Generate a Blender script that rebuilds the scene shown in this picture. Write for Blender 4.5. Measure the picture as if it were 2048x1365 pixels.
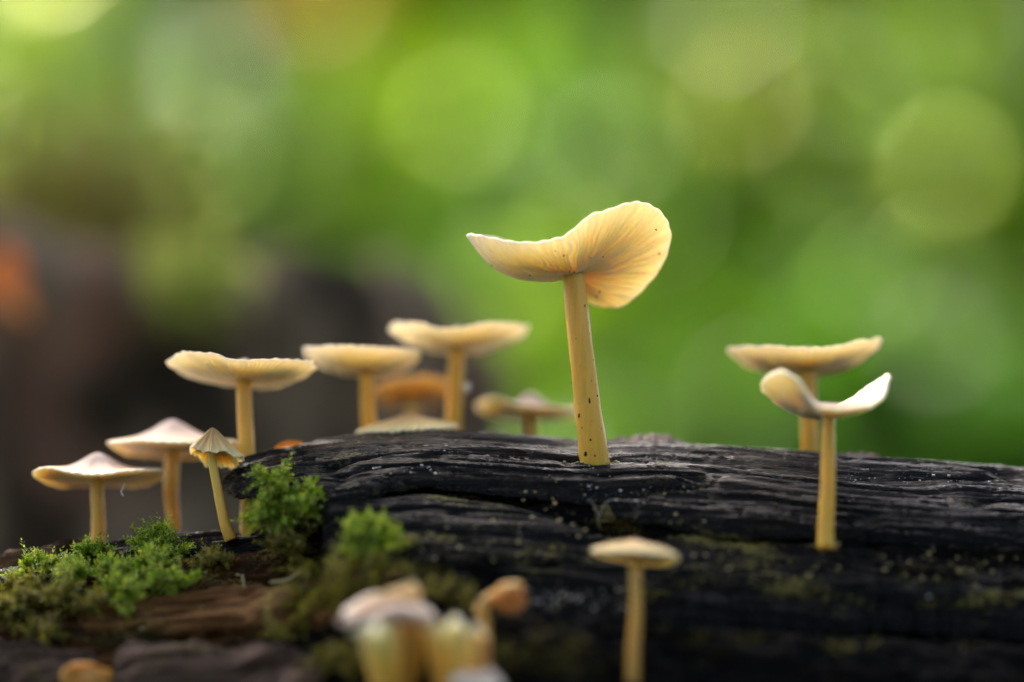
import bpy, bmesh, math, random
import numpy as np
from mathutils import Vector

for o in list(bpy.data.objects):
    bpy.data.objects.remove(o)
random.seed(7)
RNG = np.random.default_rng(11)
sc = bpy.context.scene
COL = sc.collection

# ------------------------------------------------------------------ camera
F = 4836.0                      # focal length in photo pixels (85 mm on a 36 mm sensor)
PITCH = math.radians(9.0)
CAM = np.array((0.0, -0.338, 0.0))
cd = bpy.data.cameras.new('camera')
cam = bpy.data.objects.new('camera', cd)
COL.objects.link(cam)
cam.location = CAM
cam.rotation_euler = (math.pi / 2 + PITCH, 0, 0)
cd.sensor_width = 36.0
cd.lens = 85.0
cd.clip_start = 0.01
cd.clip_end = 500
cd.dof.use_dof = True
cd.dof.focus_distance = 0.3405
cd.dof.aperture_fstop = 85.0 / 23.5
cd.dof.aperture_blades = 0
sc.camera = cam

# ------------------------------------------------------------------ sky, sun, exposure
SUN_EL, SUN_AZ = math.radians(48), math.radians(-28)      # azimuth from +y towards +x: behind the log
w = bpy.data.worlds.new('World')
sc.world = w
w.use_nodes = True
nt = w.node_tree
nt.nodes.clear()
sky = nt.nodes.new('ShaderNodeTexSky')
sky.sky_type = 'NISHITA'
sky.sun_disc = False
sky.sun_elevation = SUN_EL
sky.sun_rotation = SUN_AZ
sky.air_density = 0.5
sky.dust_density = 5.0
sky.ozone_density = 0.2
bg = nt.nodes.new('ShaderNodeBackground')
bg.inputs['Strength'].default_value = 0.15
wo = nt.nodes.new('ShaderNodeOutputWorld')
nt.links.new(sky.outputs[0], bg.inputs[0])
nt.links.new(bg.outputs[0], wo.inputs[0])
sd = bpy.data.lights.new('sun', 'SUN')
sun = bpy.data.objects.new('sun', sd)
COL.objects.link(sun)
sd.energy = 4.8
sd.angle = math.radians(0.6)
sd.color = (1.0, 0.90, 0.74)
SDIR = Vector((math.sin(SUN_AZ) * math.cos(SUN_EL), math.cos(SUN_AZ) * math.cos(SUN_EL), math.sin(SUN_EL)))
sun.rotation_euler = SDIR.to_track_quat('Z', 'Y').to_euler()
sun.location = SDIR * 20
sc.view_settings.view_transform = 'Standard'
sc.view_settings.look = 'None'
sc.view_settings.gamma = 1.0
sc.view_settings.exposure = 2.2
sc.view_settings.use_curve_mapping = False
sc.render.engine = 'CYCLES'
sc.cycles.use_denoising = True
sc.cycles.max_bounces = 10
sc.cycles.diffuse_bounces = 5
sc.cycles.transmission_bounces = 6
sc.cycles.transparent_max_bounces = 8
sc.cycles.sample_clamp_indirect = 6.0

# ------------------------------------------------------------------ pixels to points
CP, SP = math.cos(PITCH), math.sin(PITCH)


def ray(px, py):
    a = (np.asarray(px, float) - 1024.0) / F
    b = (682.5 - np.asarray(py, float)) / F
    return np.stack([a, CP - b * SP, SP + b * CP], -1)      # x right, y away, z up


def P(px, py, y):
    """point on the pixel's ray at world depth y"""
    d = ray(px, py)
    t = (np.asarray(y, float) - CAM[1]) / d[..., 1]
    return CAM + d * t[..., None]


def mpp(y):
    return (y - CAM[1]) / CP / F        # metres per photo pixel at depth y


# ------------------------------------------------------------------ noise
def _h(ix, iy, seed):
    n = (ix * 374761393 + iy * 668265263 + seed * 1442695041) & 0xFFFFFFFF
    n = ((n ^ (n >> 13)) * 1274126177) & 0xFFFFFFFF
    n = (n ^ (n >> 16)) & 0xFFFF
    return n / 32767.5 - 1.0


def vn(x, y, seed=0):
    x = np.asarray(x, float); y = np.asarray(y, float)
    x, y = np.broadcast_arrays(x, y)
    ix = np.floor(x).astype(np.int64); iy = np.floor(y).astype(np.int64)
    fx = x - ix; fy = y - iy
    fx = fx * fx * fx * (fx * (fx * 6 - 15) + 10); fy = fy * fy * fy * (fy * (fy * 6 - 15) + 10)
    a = _h(ix, iy, seed); b = _h(ix + 1, iy, seed); c = _h(ix, iy + 1, seed); d = _h(ix + 1, iy + 1, seed)
    return (a * (1 - fx) + b * fx) * (1 - fy) + (c * (1 - fx) + d * fx) * fy


def fbm(x, y, seed=0, o=4):
    s = 0; a = 0.55
    for k in range(o):
        s = s + a * vn(np.asarray(x) * 2.03 ** k, np.asarray(y) * 2.03 ** k, seed + 17 * k); a *= 0.5
    return s


# ------------------------------------------------------------------ mesh helpers
def mesh_from(name, V, quads=None, tris=None, smooth=True):
    V = np.asarray(V, np.float32)
    me = bpy.data.meshes.new(name)
    me.vertices.add(len(V))
    me.vertices.foreach_set('co', V.ravel())
    loops = []; starts = []; n = 0
    if quads is not None and len(quads):
        q = np.asarray(quads, np.int32); loops.append(q.ravel()); starts.append(np.arange(len(q)) * 4); n += len(q) * 4
    if tris is not None and len(tris):
        t = np.asarray(tris, np.int32); loops.append(t.ravel()); starts.append(n + np.arange(len(t)) * 3)
    lp = np.concatenate(loops).astype(np.int32); st = np.concatenate(starts).astype(np.int32)
    me.loops.add(len(lp)); me.loops.foreach_set('vertex_index', lp)
    me.polygons.add(len(st)); me.polygons.foreach_set('loop_start', st)
    me.update(calc_edges=True)
    me.validate()
    if smooth:
        me.polygons.foreach_set('use_smooth', np.ones(len(me.polygons), bool))
    return me


def attr(me, name, vals):
    a = me.attributes.new(name, 'FLOAT', 'POINT')
    a.data.foreach_set('value', np.asarray(vals, np.float32).ravel())


def rootpos(p):
    while p.parent is not None:
        p = p.parent
    return np.array(p.location)


def mk(name, V, quads, mat, parent=None, tris=None, smooth=True, loc=None, attrs=None, kind=None, recalc=False):
    V = np.asarray(V, float)
    if parent is not None:
        V = V - rootpos(parent)
    elif loc is not None:
        V = V - np.asarray(loc)
    me = mesh_from(name, V, quads, tris, smooth)
    if recalc:
        bm = bmesh.new(); bm.from_mesh(me); bmesh.ops.recalc_face_normals(bm, faces=bm.faces); bm.to_mesh(me); bm.free()
    for k, v in (attrs or {}).items():
        attr(me, k, v)
    me.materials.append(mat)
    o = bpy.data.objects.new(name, me)
    COL.objects.link(o)
    if parent is not None:
        o.parent = parent
    elif loc is not None:
        o.location = loc
    if kind:
        o['kind'] = kind
    return o


def thing(name, label, cat, loc, group=None):
    o = bpy.data.objects.new(name, None)
    COL.objects.link(o)
    o.location = loc
    o.empty_display_size = 0.005
    return tag(o, label, cat, group)


def tag(o, label, cat, group=None):
    o['label'] = label
    o['category'] = cat
    if group:
        o['group'] = group
    return o


def grid_quads(nu, nv, cu=False, cv=False, off=0):
    """indices for a nu x nv vertex grid (index = u*nv+v)"""
    u = np.arange(nu if cu else nu - 1); v = np.arange(nv if cv else nv - 1)
    U, W = np.meshgrid(u, v, indexing='ij')
    U2 = (U + 1) % nu; W2 = (W + 1) % nv
    return np.stack([U * nv + W, U2 * nv + W, U2 * nv + W2, U * nv + W2], -1).reshape(-1, 4) + off


def catmull(pts, n):
    pts = np.asarray(pts, float)
    p = np.vstack([2 * pts[0] - pts[1], pts, 2 * pts[-1] - pts[-2]])
    m = len(pts) - 1
    t = np.linspace(0, m - 1e-9, n)
    i = t.astype(int); f = (t - i)[:, None]
    a, b, c, d = p[i], p[i + 1], p[i + 2], p[i + 3]
    return 0.5 * (2 * b + (c - a) * f + (2 * a - 5 * b + 4 * c - d) * f ** 2 + (3 * b - a - 3 * c + d) * f ** 3)


def tube(path, rad, ns=18, seed=0, rough=0.0):
    """rings round a path; returns V, quads, tris, h(0..1)"""
    path = np.asarray(path, float); n = len(path)
    tang = np.gradient(path, axis=0); tang /= np.linalg.norm(tang, axis=1)[:, None] + 1e-12
    ref = np.array((0.0, 1.0, 0.0)) if abs(tang[0][1]) < 0.8 else np.array((1.0, 0, 0))
    A = np.cross(tang, ref); A /= np.linalg.norm(A, axis=1)[:, None]
    B = np.cross(tang, A)
    th = np.linspace(0, 2 * np.pi, ns, endpoint=False)
    rr = np.asarray(rad)[:, None] * np.ones(ns)[None]
    if rough:
        rr = rr * (1 + rough * vn(np.arange(n)[:, None] * 0.35 + 3 * np.cos(th)[None], 3 * np.sin(th)[None] + seed, seed))
    V = path[:, None] + rr[..., None] * (np.cos(th)[None, :, None] * A[:, None] + np.sin(th)[None, :, None] * B[:, None])
    V = V.reshape(-1, 3)
    q = grid_quads(n, ns, cv=True)
    k = len(V)
    V = np.vstack([V, path[:1], path[-1:]])
    i = np.arange(ns); j = (i + 1) % ns
    tr = np.vstack([np.stack([np.full(ns, k), i, j], -1), np.stack([np.full(ns, k + 1), (n - 1) * ns + j, (n - 1) * ns + i], -1)])
    h = np.concatenate([np.repeat(np.linspace(0, 1, n), ns), [0, 1]])
    return V, q, tr, h


class Bag:
    def __init__(s):
        s.V = []; s.Q = []; s.T = []; s.A = []; s.n = 0

    def add(s, V, q=None, t=None, a=None):
        V = np.asarray(V, float)
        s.V.append(V)
        if q is not None and len(q): s.Q.append(np.asarray(q) + s.n)
        if t is not None and len(t): s.T.append(np.asarray(t) + s.n)
        s.A.append(np.zeros(len(V)) if a is None else np.broadcast_to(a, (len(V),)))
        s.n += len(V)

    def build(s, name, mat, parent=None, loc=None, smooth=True, kind=None, an='h'):
        return mk(name, np.vstack(s.V), np.vstack(s.Q) if s.Q else None, mat, parent,
                  np.vstack(s.T) if s.T else None, smooth, loc, {an: np.concatenate(s.A)}, kind)


# ------------------------------------------------------------------ materials
def newmat(name):
    m = bpy.data.materials.new(name)
    m.use_nodes = True
    n = m.node_tree
    n.nodes.clear()
    out = n.nodes.new('ShaderNodeOutputMaterial')
    return m, n, out


class NB:
    """small node helper"""
    def __init__(s, n): s.n = n; s.L = n.links.new

    def node(s, t, **kw):
        x = s.n.nodes.new(t)
        for k, v in kw.items():
            if k in x.inputs: x.inputs[k].default_value = v
            else: setattr(x, k, v)
        return x

    def coords(s, scale, kind='Object', rot=(0, 0, 0)):
        tc = s.node('ShaderNodeTexCoord'); mp = s.node('ShaderNodeMapping')
        mp.inputs['Scale'].default_value = scale; mp.inputs['Rotation'].default_value = rot
        s.L(tc.outputs[kind], mp.inputs[0]); return mp.outputs[0]

    def noise(s, vec, scale=1.0, detail=5, rough=0.55, dist=0.0):
        x = s.node('ShaderNodeTexNoise')
        x.inputs['Scale'].default_value = scale; x.inputs['Detail'].default_value = detail
        x.inputs['Roughness'].default_value = rough; x.inputs['Distortion'].default_value = dist
        s.L(vec, x.inputs['Vector']); return x.outputs[0]

    def ramp(s, fac, stops, interp='LINEAR'):
        r = s.node('ShaderNodeValToRGB'); r.color_ramp.interpolation = interp
        el = r.color_ramp.elements
        while len(el) < len(stops): el.new(0.5)
        for e, (p, c) in zip(el, stops):
            e.position = p; e.color = (*c, 1) if len(c) == 3 else c
        s.L(fac, r.inputs[0]); return r.outputs[0]

    def mix(s, fac, a, b, blend='MIX'):
        m = s.node('ShaderNodeMix', data_type='RGBA', blend_type=blend)
        for sock, v in ((m.inputs[0], fac), (m.inputs[6], a), (m.inputs[7], b)):
            if isinstance(v, (int, float)): sock.default_value = v
            elif isinstance(v, tuple): sock.default_value = (*v, 1)
            else: s.L(v, sock)
        return m.outputs[2]

    def math(s, op, a, b=0.0):
        m = s.node('ShaderNodeMath', operation=op)
        for i, v in enumerate((a, b)):
            if isinstance(v, (int, float)): m.inputs[i].default_value = v
            else: s.L(v, m.inputs[i])
        return m.outputs[0]

    def attr(s, name):
        return s.node('ShaderNodeAttribute', attribute_name=name).outputs['Fac']

    def bump(s, height, strength, distance):
        b = s.node('ShaderNodeBump'); b.inputs['Strength'].default_value = strength
        b.inputs['Distance'].default_value = distance
        s.L(height, b.inputs['Height']); return b.outputs[0]

    def principled(s, out, color, rough=0.5, normal=None, spec=0.5, sss=0.0, sscale=0.002, srad=(1, .55, .25), coat=0.0):
        b = s.node('ShaderNodeBsdfPrincipled')
        for sock, v in ((b.inputs['Base Color'], color), (b.inputs['Roughness'], rough)):
            if isinstance(v, (int, float)): sock.default_value = v
            elif isinstance(v, tuple): sock.default_value = (*v, 1)
            else: s.L(v, sock)
        b.inputs['Specular IOR Level'].default_value = spec
        b.inputs['Subsurface Weight'].default_value = sss
        b.inputs['Subsurface Scale'].default_value = sscale
        b.inputs['Subsurface Radius'].default_value = srad
        b.inputs['Coat Weight'].default_value = coat
        if normal is not None: s.L(normal, b.inputs['Normal'])
        if out is not None: s.L(b.outputs[0], out.inputs[0])
        return b.outputs[0]


def wood_material(name, dark, mid, light, lichen=(0.20, 0.18, 0.06), lich_lo=0.62, rlo=0.28, rhi=0.62, spec=.5, moss=0.0, wet=None):
    m, n, out = newmat(name); b = NB(n)
    g = b.coords((45, 420, 900))                 # stretched along the grain (x)
    g2 = b.coords((120, 1500, 2600))
    n1 = b.noise(g, 1, 6, .6, .6); n2 = b.noise(g2, 1, 5, .65, .3)
    c = b.ramp(n1, [(.30, dark), (.52, mid), (.74, light)])
    c = b.mix(b.math('MULTIPLY', n2, .55), c, dark)
    # lichen and algae in small granular patches
    p1 = b.noise(b.coords((70, 130, 190)), 1, 4, .6); p2 = b.noise(b.coords((1500, 2200, 2200)), 1, 3, .6)
    lm = b.ramp(b.math('ADD', b.math('MULTIPLY', p1, .72), b.math('MULTIPLY', p2, .38)), [(lich_lo, (0, 0, 0)), (lich_lo + .10, (1, 1, 1))])
    c = b.mix(lm, c, lichen)
    if moss:
        p3 = b.noise(b.coords((55, 90, 120)), 1, 5, .62)
        mm = b.ramp(p3, [(.52, (0, 0, 0)), (.66, (moss, moss, moss))])
        c = b.mix(mm, c, (.028, .035, .008))
    if wet:  # wet wood tone, which also paints shade into the gaps
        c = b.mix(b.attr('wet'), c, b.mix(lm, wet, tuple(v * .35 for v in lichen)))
    r = b.ramp(n2, [(.3, (rlo,) * 3), (.7, (rhi,) * 3)])
    r = b.mix(lm, r, (.9, .9, .9))
    fine = b.noise(b.coords((1500, 4200, 4200)), 1, 4, .7)
    h = b.math('ADD', b.math('MULTIPLY', n2, 1.0), b.math('ADD', b.math('MULTIPLY', n1, .9), b.math('MULTIPLY', fine, .55)))
    h = b.math('ADD', h, b.math('MULTIPLY', lm, .25))
    b.principled(out, c, r, b.bump(h, .9, .0008), spec)
    return m


M_wet = wood_material('wet_dark_wood', (.0012, .0011, .0010), (.0028, .0024, .0022), (.008, .0064, .0056), rlo=.12, rhi=.46, lich_lo=.645, spec=.24)
M_wet_algae = wood_material('wet_wood_with_algae', (.0018, .0016, .0013), (.0042, .0036, .0028), (.010, .0085, .006), (.26, .22, .06), .585, rlo=.3, rhi=.55, spec=.2)
M_brown = wood_material('rotten_brown_wood', (.012, .006, .002), (.095, .038, .010), (.27, .125, .036), (.32, .24, .06), .595, rlo=.55, rhi=.85, spec=.12, moss=.6)
M_core = wood_material('heartwood', (.012, .006, .002), (.085, .034, .009), (.24, .11, .032), (.32, .24, .06), .595, rlo=.55, rhi=.85, spec=.12, moss=.6, wet=(.004, .003, .0022))  # near-black tone: wet wood and painted shade between the layers
M_foot = wood_material('dark_brown_foot', (.008, .005, .002), (.055, .027, .010), (.15, .08, .03), (.22, .18, .05), .585, rlo=.5, rhi=.8, spec=.12, moss=.5)
M_purple = wood_material('weathered_purple_wood', (.03, .017, .012), (.13, .08, .056), (.34, .225, .16), (.24, .19, .07), .63, rlo=.4, rhi=.65, spec=.12)
M_plank = wood_material('brown_grain_wood', (.045, .018, .005), (.22, .095, .025), (.46, .235, .075), (.42, .31, .08), .59, rlo=.5, rhi=.8, spec=.15, moss=.4)
m, n, out = newmat('stump_bark'); b = NB(n)
n1 = b.noise(b.coords((38, 38, 22)), 1, 5, .6, .4); n2 = b.noise(b.coords((26, 26, 26)), 1, 3, .5); n3 = b.noise(b.coords((130, 130, 60)), 1, 5, .65)
c = b.ramp(n1, [(.30, (.010, .008, .006)), (.46, (.060, .044, .026)), (.57, (.24, .18, .11)), (.72, (.50, .40, .26))])
c = b.mix(b.ramp(n2, [(.52, (0,) * 3), (.62, (.8,) * 3)]), c, (.26, .14, .085))
c = b.mix(b.ramp(b.noise(b.coords((31, 31, 40)), 1, 4, .6), [(.60, (0,) * 3), (.70, (.6,) * 3)]), c, (.07, .10, .025))
c = b.mix(b.math('MULTIPLY', n3, .5), c, (.03, .024, .018))
b.principled(out, c, .9, b.bump(n3, .8, .004), .05)
M_stump = m


def mush_material(name, stops, an='rad', rough=.42, sss=1.0, sscale=.0021, srad=(1, .74, .48), bump_sc=None, spots=0.0, spec=.4, thin=0.0):
    m, n, out = newmat(name); b = NB(n)
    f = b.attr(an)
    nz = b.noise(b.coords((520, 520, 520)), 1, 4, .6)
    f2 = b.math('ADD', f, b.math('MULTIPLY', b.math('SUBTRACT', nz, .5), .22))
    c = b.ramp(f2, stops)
    nz2 = b.noise(b.coords((2400, 2400, 260) if an == 'h' else (1800, 1800, 900)), 1, 5, .65)
    c = b.mix(b.ramp(nz2, [(.4, (.0,) * 3), (.72, (.34 if an == 'h' else .14,) * 3)]), c, tuple(v * .62 for v in stops[0][1]))
    if spots:
        sp = b.noise(b.coords((2600, 2600, 2600)), 1, 2, .5)
        c = b.mix(b.ramp(sp, [(.70, (0,) * 3), (.75, (spots,) * 3)]), c, (.10, .05, .02))
    nrm = b.bump(b.noise(b.coords(bump_sc or (2500, 2500, 2500)), 1, 4, .6), .25, .0002)
    if thin:
        p = b.principled(None, c, rough, nrm, spec)
        t = b.node('ShaderNodeBsdfTranslucent'); b.L(c, t.inputs[0])
        mx = b.node('ShaderNodeMixShader'); mx.inputs[0].default_value = thin
        b.L(p, mx.inputs[1]); b.L(t.outputs[0], mx.inputs[2]); b.L(mx.outputs[0], out.inputs[0])
    else:
        b.principled(out, c, rough, nrm, spec, sss, sscale, srad)
    return m


CREAM, PALE = (.86, .70, .43), (.92, .84, .66)
M_top = mush_material('cap_skin_mauve', [(.0, (.48, .40, .39)), (.30, (.60, .52, .47)), (.72, (.76, .67, .53)), (.96, (.95, .88, .70))], thin=.6)
M_topcream = mush_material('cap_skin_cream', [(.0, (.68, .46, .22)), (.35, (.82, .63, .33)), (.8, (.92, .78, .45)), (.98, (.95, .86, .56))], thin=.6)
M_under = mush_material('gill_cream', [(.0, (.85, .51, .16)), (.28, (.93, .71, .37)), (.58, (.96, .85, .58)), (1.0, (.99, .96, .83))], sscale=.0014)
M_toppink = mush_material('cap_skin_pinkish', [(.0, (.62, .46, .36)), (.5, (.80, .65, .52)), (1.0, (.93, .85, .70))], thin=.3)
M_toptan = mush_material('cap_skin_tan', [(.0, (.30, .20, .10)), (.6, (.42, .30, .16)), (1.0, (.54, .42, .26))], thin=.5)
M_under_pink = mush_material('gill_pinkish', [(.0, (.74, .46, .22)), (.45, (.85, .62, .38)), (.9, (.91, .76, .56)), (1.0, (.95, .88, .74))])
M_under_tan = mush_material('gill_tan', [(.0, (.40, .21, .055)), (.5, (.52, .30, .09)), (.9, (.62, .40, .16)), (1.0, (.70, .50, .26))])
M_stem = mush_material('stem_yellow', [(.0, (.70, .44, .055)), (.35, (.76, .48, .06)), (.8, (.82, .53, .09)), (1.0, (.88, .58, .15))], 'h', .38, bump_sc=(3500, 3500, 700))
M_stem_pale = mush_material('stem_pale', [(.0, (.66, .40, .06)), (.5, (.78, .52, .11)), (1.0, (.88, .64, .22))], 'h', .4, bump_sc=(3500, 3500, 700))
M_stem_ochre = mush_material('stem_ochre', [(.0, (.40, .21, .025)), (.5, (.56, .32, .045)), (1.0, (.76, .48, .13))], 'h', .4, bump_sc=(3500, 3500, 700))
M_yellow = mush_material('torn_flesh_yellow', [(.0, (.46, .28, .03)), (.45, (.78, .56, .12)), (.8, (.90, .74, .32)), (1.0, (.97, .91, .72))], 'rad', .4)
M_olive = mush_material('dim_olive_flesh', [(.0, (.05, .04, .01)), (1.0, (.12, .10, .03))], 'rad', .6, sss=.2, spec=.15)
M_shrivel = mush_material('shrivelled_brown', [(.0, (.30, .14, .04)), (.6, (.50, .26, .08)), (1.0, (.62, .38, .14))], 'rad', .6)


def simple_mat(name, col, rough=.6, spec=.3, var=.35, scale=900):
    m, n, out = newmat(name); b = NB(n)
    nz = b.noise(b.coords((scale,) * 3), 1, 4, .6)
    c = b.mix(nz, tuple(v * (1 - var) for v in col), tuple(min(1, v * (1 + var)) for v in col))
    b.principled(out, c, rough, b.bump(nz, .3, .2 / scale), spec)
    return m


def leaf_mat(name, cols, trans=.5, rough=.45, an=None):
    """thin leaf: reflects and lets light through, colour varies leaf by leaf"""
    m, n, out = newmat(name); b = NB(n)
    g = b.node('ShaderNodeNewGeometry').outputs['Random Per Island']
    k = len(cols)
    c = b.ramp(g, [(i / max(1, k - 1), cc) for i, cc in enumerate(cols)])
    p = b.principled(None, c, rough, None, .4)
    t = b.node('ShaderNodeBsdfTranslucent')
    tc = b.mix(1.0, c, (1.17, 1.30, .36), 'MULTIPLY')
    b.L(tc, t.inputs[0])
    mx = b.node('ShaderNodeMixShader'); mx.inputs[0].default_value = trans
    b.L(p, mx.inputs[1]); b.L(t.outputs[0], mx.inputs[2]); b.L(mx.outputs[0], out.inputs[0])
    return m


M_moss = leaf_mat('moss_bright', [(.04, .13, .006), (.14, .27, .012), (.36, .43, .04), (.58, .57, .15), (.20, .32, .02)], .5, .5)
M_moss_dry = leaf_mat('moss_olive', [(.07, .075, .012), (.18, .16, .025), (.34, .28, .07)], .4, .6)
M_crumb = simple_mat('pale_crumb', (.45, .38, .18), .7)
M_crumb_w = simple_mat('white_crumb', (.66, .64, .60), .4, .6)
M_dark = simple_mat('dark_speck', (.02, .012, .008), .6)
M_fibre = simple_mat('pale_fibre', (.75, .72, .66), .5)
M_orange = leaf_mat('orange_leaf_skin', [(.80, .28, .015), (.88, .36, .02)], .4)
M_twigw = simple_mat('shrub_bark', (.07, .05, .035), .8, .2, .4, 60)

# ------------------------------------------------------------------ ground
m, n, out = newmat('forest_floor'); b = NB(n)
c1 = b.noise(b.coords((3, 3, 3)), 1, 8, .65); c2 = b.noise(b.coords((45, 45, 45)), 1, 6, .7)
cc = b.ramp(c2, [(.3, (.020, .013, .008)), (.5, (.07, .045, .025)), (.7, (.14, .09, .045))])
cc = b.mix(b.ramp(c1, [(.42, (0,) * 3), (.6, (.75,) * 3)]), cc, (.035, .07, .015))
b.principled(out, cc, .85, b.bump(c2, .8, .02), .2)
M_ground = m
GZ = -0.05
gx = np.concatenate([-np.geomspace(120, .6, 30), np.linspace(-.5, .5, 21), np.geomspace(.6, 120, 30)])
gy = np.concatenate([-np.geomspace(60, .6, 20), np.linspace(-.5, 1.0, 31), np.geomspace(1.1, 160, 40)])
GX, GY = np.meshgrid(gx, gy, indexing='ij')
gzz = GZ - .012 + .012 * fbm(GX * 4, GY * 4, 5) + .05 * fbm(GX * .5, GY * .5, 9) * np.clip((np.hypot(GX, GY) - .5) / 3, 0, 1)
ground = mk('ground', np.stack([GX, GY, gzz], -1).reshape(-1, 3), grid_quads(len(gx), len(gy)), M_ground)
ground['kind'] = 'structure'

# ------------------------------------------------------------------ the fallen log
Y0 = 0.012                                                  # depth of the ridge
# cross-section: (dy from the ridge, drop below it), millimetres, back -> over the ridge -> front -> underside
PROF = np.array([(30, 92), (46, 80), (53, 64), (50, 50), (42, 34), (30, 17), (18, 6), (8, 1.2), (0, 0), (-6, 1.3), (-12, 4.5),
                 (-18, 10), (-24, 17), (-30, 25.6), (-36, 33), (-41, 40.5), (-45, 50), (-47, 62), (-43, 78), (-28, 91)]) / 1000.0
pr = catmull(PROF, 600)
seg = np.concatenate([[0], np.cumsum(np.linalg.norm(np.diff(pr, axis=0), axis=1))])
S_R = np.interp(0, -pr[:, 0], seg)                          # arc position of the ridge (dy decreasing)
SMAX = seg[-1]
tn = np.gradient(pr, axis=0); tn /= np.linalg.norm(tn, axis=1)[:, None]
PN = np.stack([tn[:, 1], tn[:, 0]], -1)                     # outward (dy, +z) normal: checked below
PN = np.stack([-(-tn[:, 1]), tn[:, 0]], -1)


def prof(s):
    dy = np.interp(s, seg, pr[:, 0]); dr = np.interp(s, seg, pr[:, 1])
    ty = np.interp(s, seg, tn[:, 0]); tz = -np.interp(s, seg, tn[:, 1])
    # tangent (ty, tz) runs back -> front; outward normal is its left/upper side
    ny, nz = tz, -ty
    return dy, -dr, ny, nz


def row2z(px, py):
    q = P(px, py, Y0)
    return q[..., 0], q[..., 2]


SL = np.array([(-900, 1010), (-300, 985), (200, 960), (400, 945), (440, 934), (500, 912), (560, 898), (640, 884), (740, 872), (870, 862), (1000, 868),
               (1190, 883), (1300, 882), (1500, 893), (1700, 912), (1850, 922), (2048, 937), (2600, 975), (3600, 1040), (5200, 1100)], float)
CO = np.array([(-3800, 1260), (-900, 1180), (-200, 1150), (0, 1136), (130, 1112), (250, 1095), (420, 1077), (520, 1068), (640, 1010), (760, 948), (900, 925), (1300, 938),
               (2048, 992), (2600, 1030), (3600, 1090), (5200, 1150)], float)
slx, slz = row2z(SL[:, 0], SL[:, 1] + 8); cox, coz = row2z(CO[:, 0], CO[:, 1])


def H_slab(x): return np.interp(x, slx, slz)
def H_core(x): return np.interp(x, cox, coz)


def hit(px, py, H, off=0.0):
    """first point of the pixel's ray on the log profile with ridge height H; returns x, s, point"""
    ys = np.linspace(-.06, .075, 700)
    pts = P(np.full(700, px), np.full(700, py), ys)
    front = pr[seg >= S_R - .012]                            # from just behind the ridge to the front
    o = np.argsort(front[:, 0]); fy, fd = front[o, 0], front[o, 1]
    mono = np.maximum.accumulate(fy)
    zs = H(pts[:, 0]) - np.interp(ys - Y0, mono, fd, left=.2, right=.2)
    d = zs - pts[:, 2]
    k = np.argmax(d > 0) if (d > 0).any() else int(np.argmax(d))
    p = pts[k]
    s = np.interp(-(p[1] - Y0), -pr[(seg >= S_R - .03) & (pr[:, 1] < .07)][:, 0], seg[(seg >= S_R - .03) & (pr[:, 1] < .07)])
    return p[0], s, p


def grain(x, s, seed, amp=1.0):
    """fibrous relief, metres; x along the grain"""
    X, S = x * 1000, s * 1000
    S = S + .75 * vn(X / 26, S / 9, seed + 5) + .16 * vn(X / 7, S / 4, seed + 6)
    d = .55 * vn(X / 42, S / 2.8, seed) + .40 * vn(X / 22, S / 1.05, seed + 1) + .22 * vn(X / 11, S / .45, seed + 2) + .10 * vn(X / 5, S / .24, seed + 3) + .05 * vn(X / 1.2, S / .5, seed + 4)
    r = 1 - np.abs(vn(X / 46, S / 3.6, seed + 7)); d -= 1.2 * np.clip((r - .86) / .14, 0, 1)       # long drying cracks
    r2 = 1 - np.abs(vn(X / 20, S / 1.5, seed + 8)); d -= .40 * np.clip((r2 - .88) / .12, 0, 1)
    stp = vn(X / 34, S / 5.5, seed + 12) * 2.2; d += .45 * (np.floor(stp) + np.clip((stp - np.floor(stp)) * 6, 0, 1)) / 2.2   # split off slivers, stepped
    brk = vn(X / 3.2, S / 6, seed + 14); d -= .5 * np.clip((brk - .78) / .06, 0, 1) * np.clip(vn(X / 9, S / 1.6, seed + 15) * 2, 0, 1)      # short cross breaks
    pit = vn(X / 2.6, S / .5, seed + 9); d -= .34 * np.clip((pit - .66) / .15, 0, 1)
    return d * amp / 1000


log = thing('fallen_log', 'rotting dark wet log with peeling layers of wood, carrying the mushrooms', 'log', (0, Y0, GZ))
LOGSEED = 3


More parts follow.
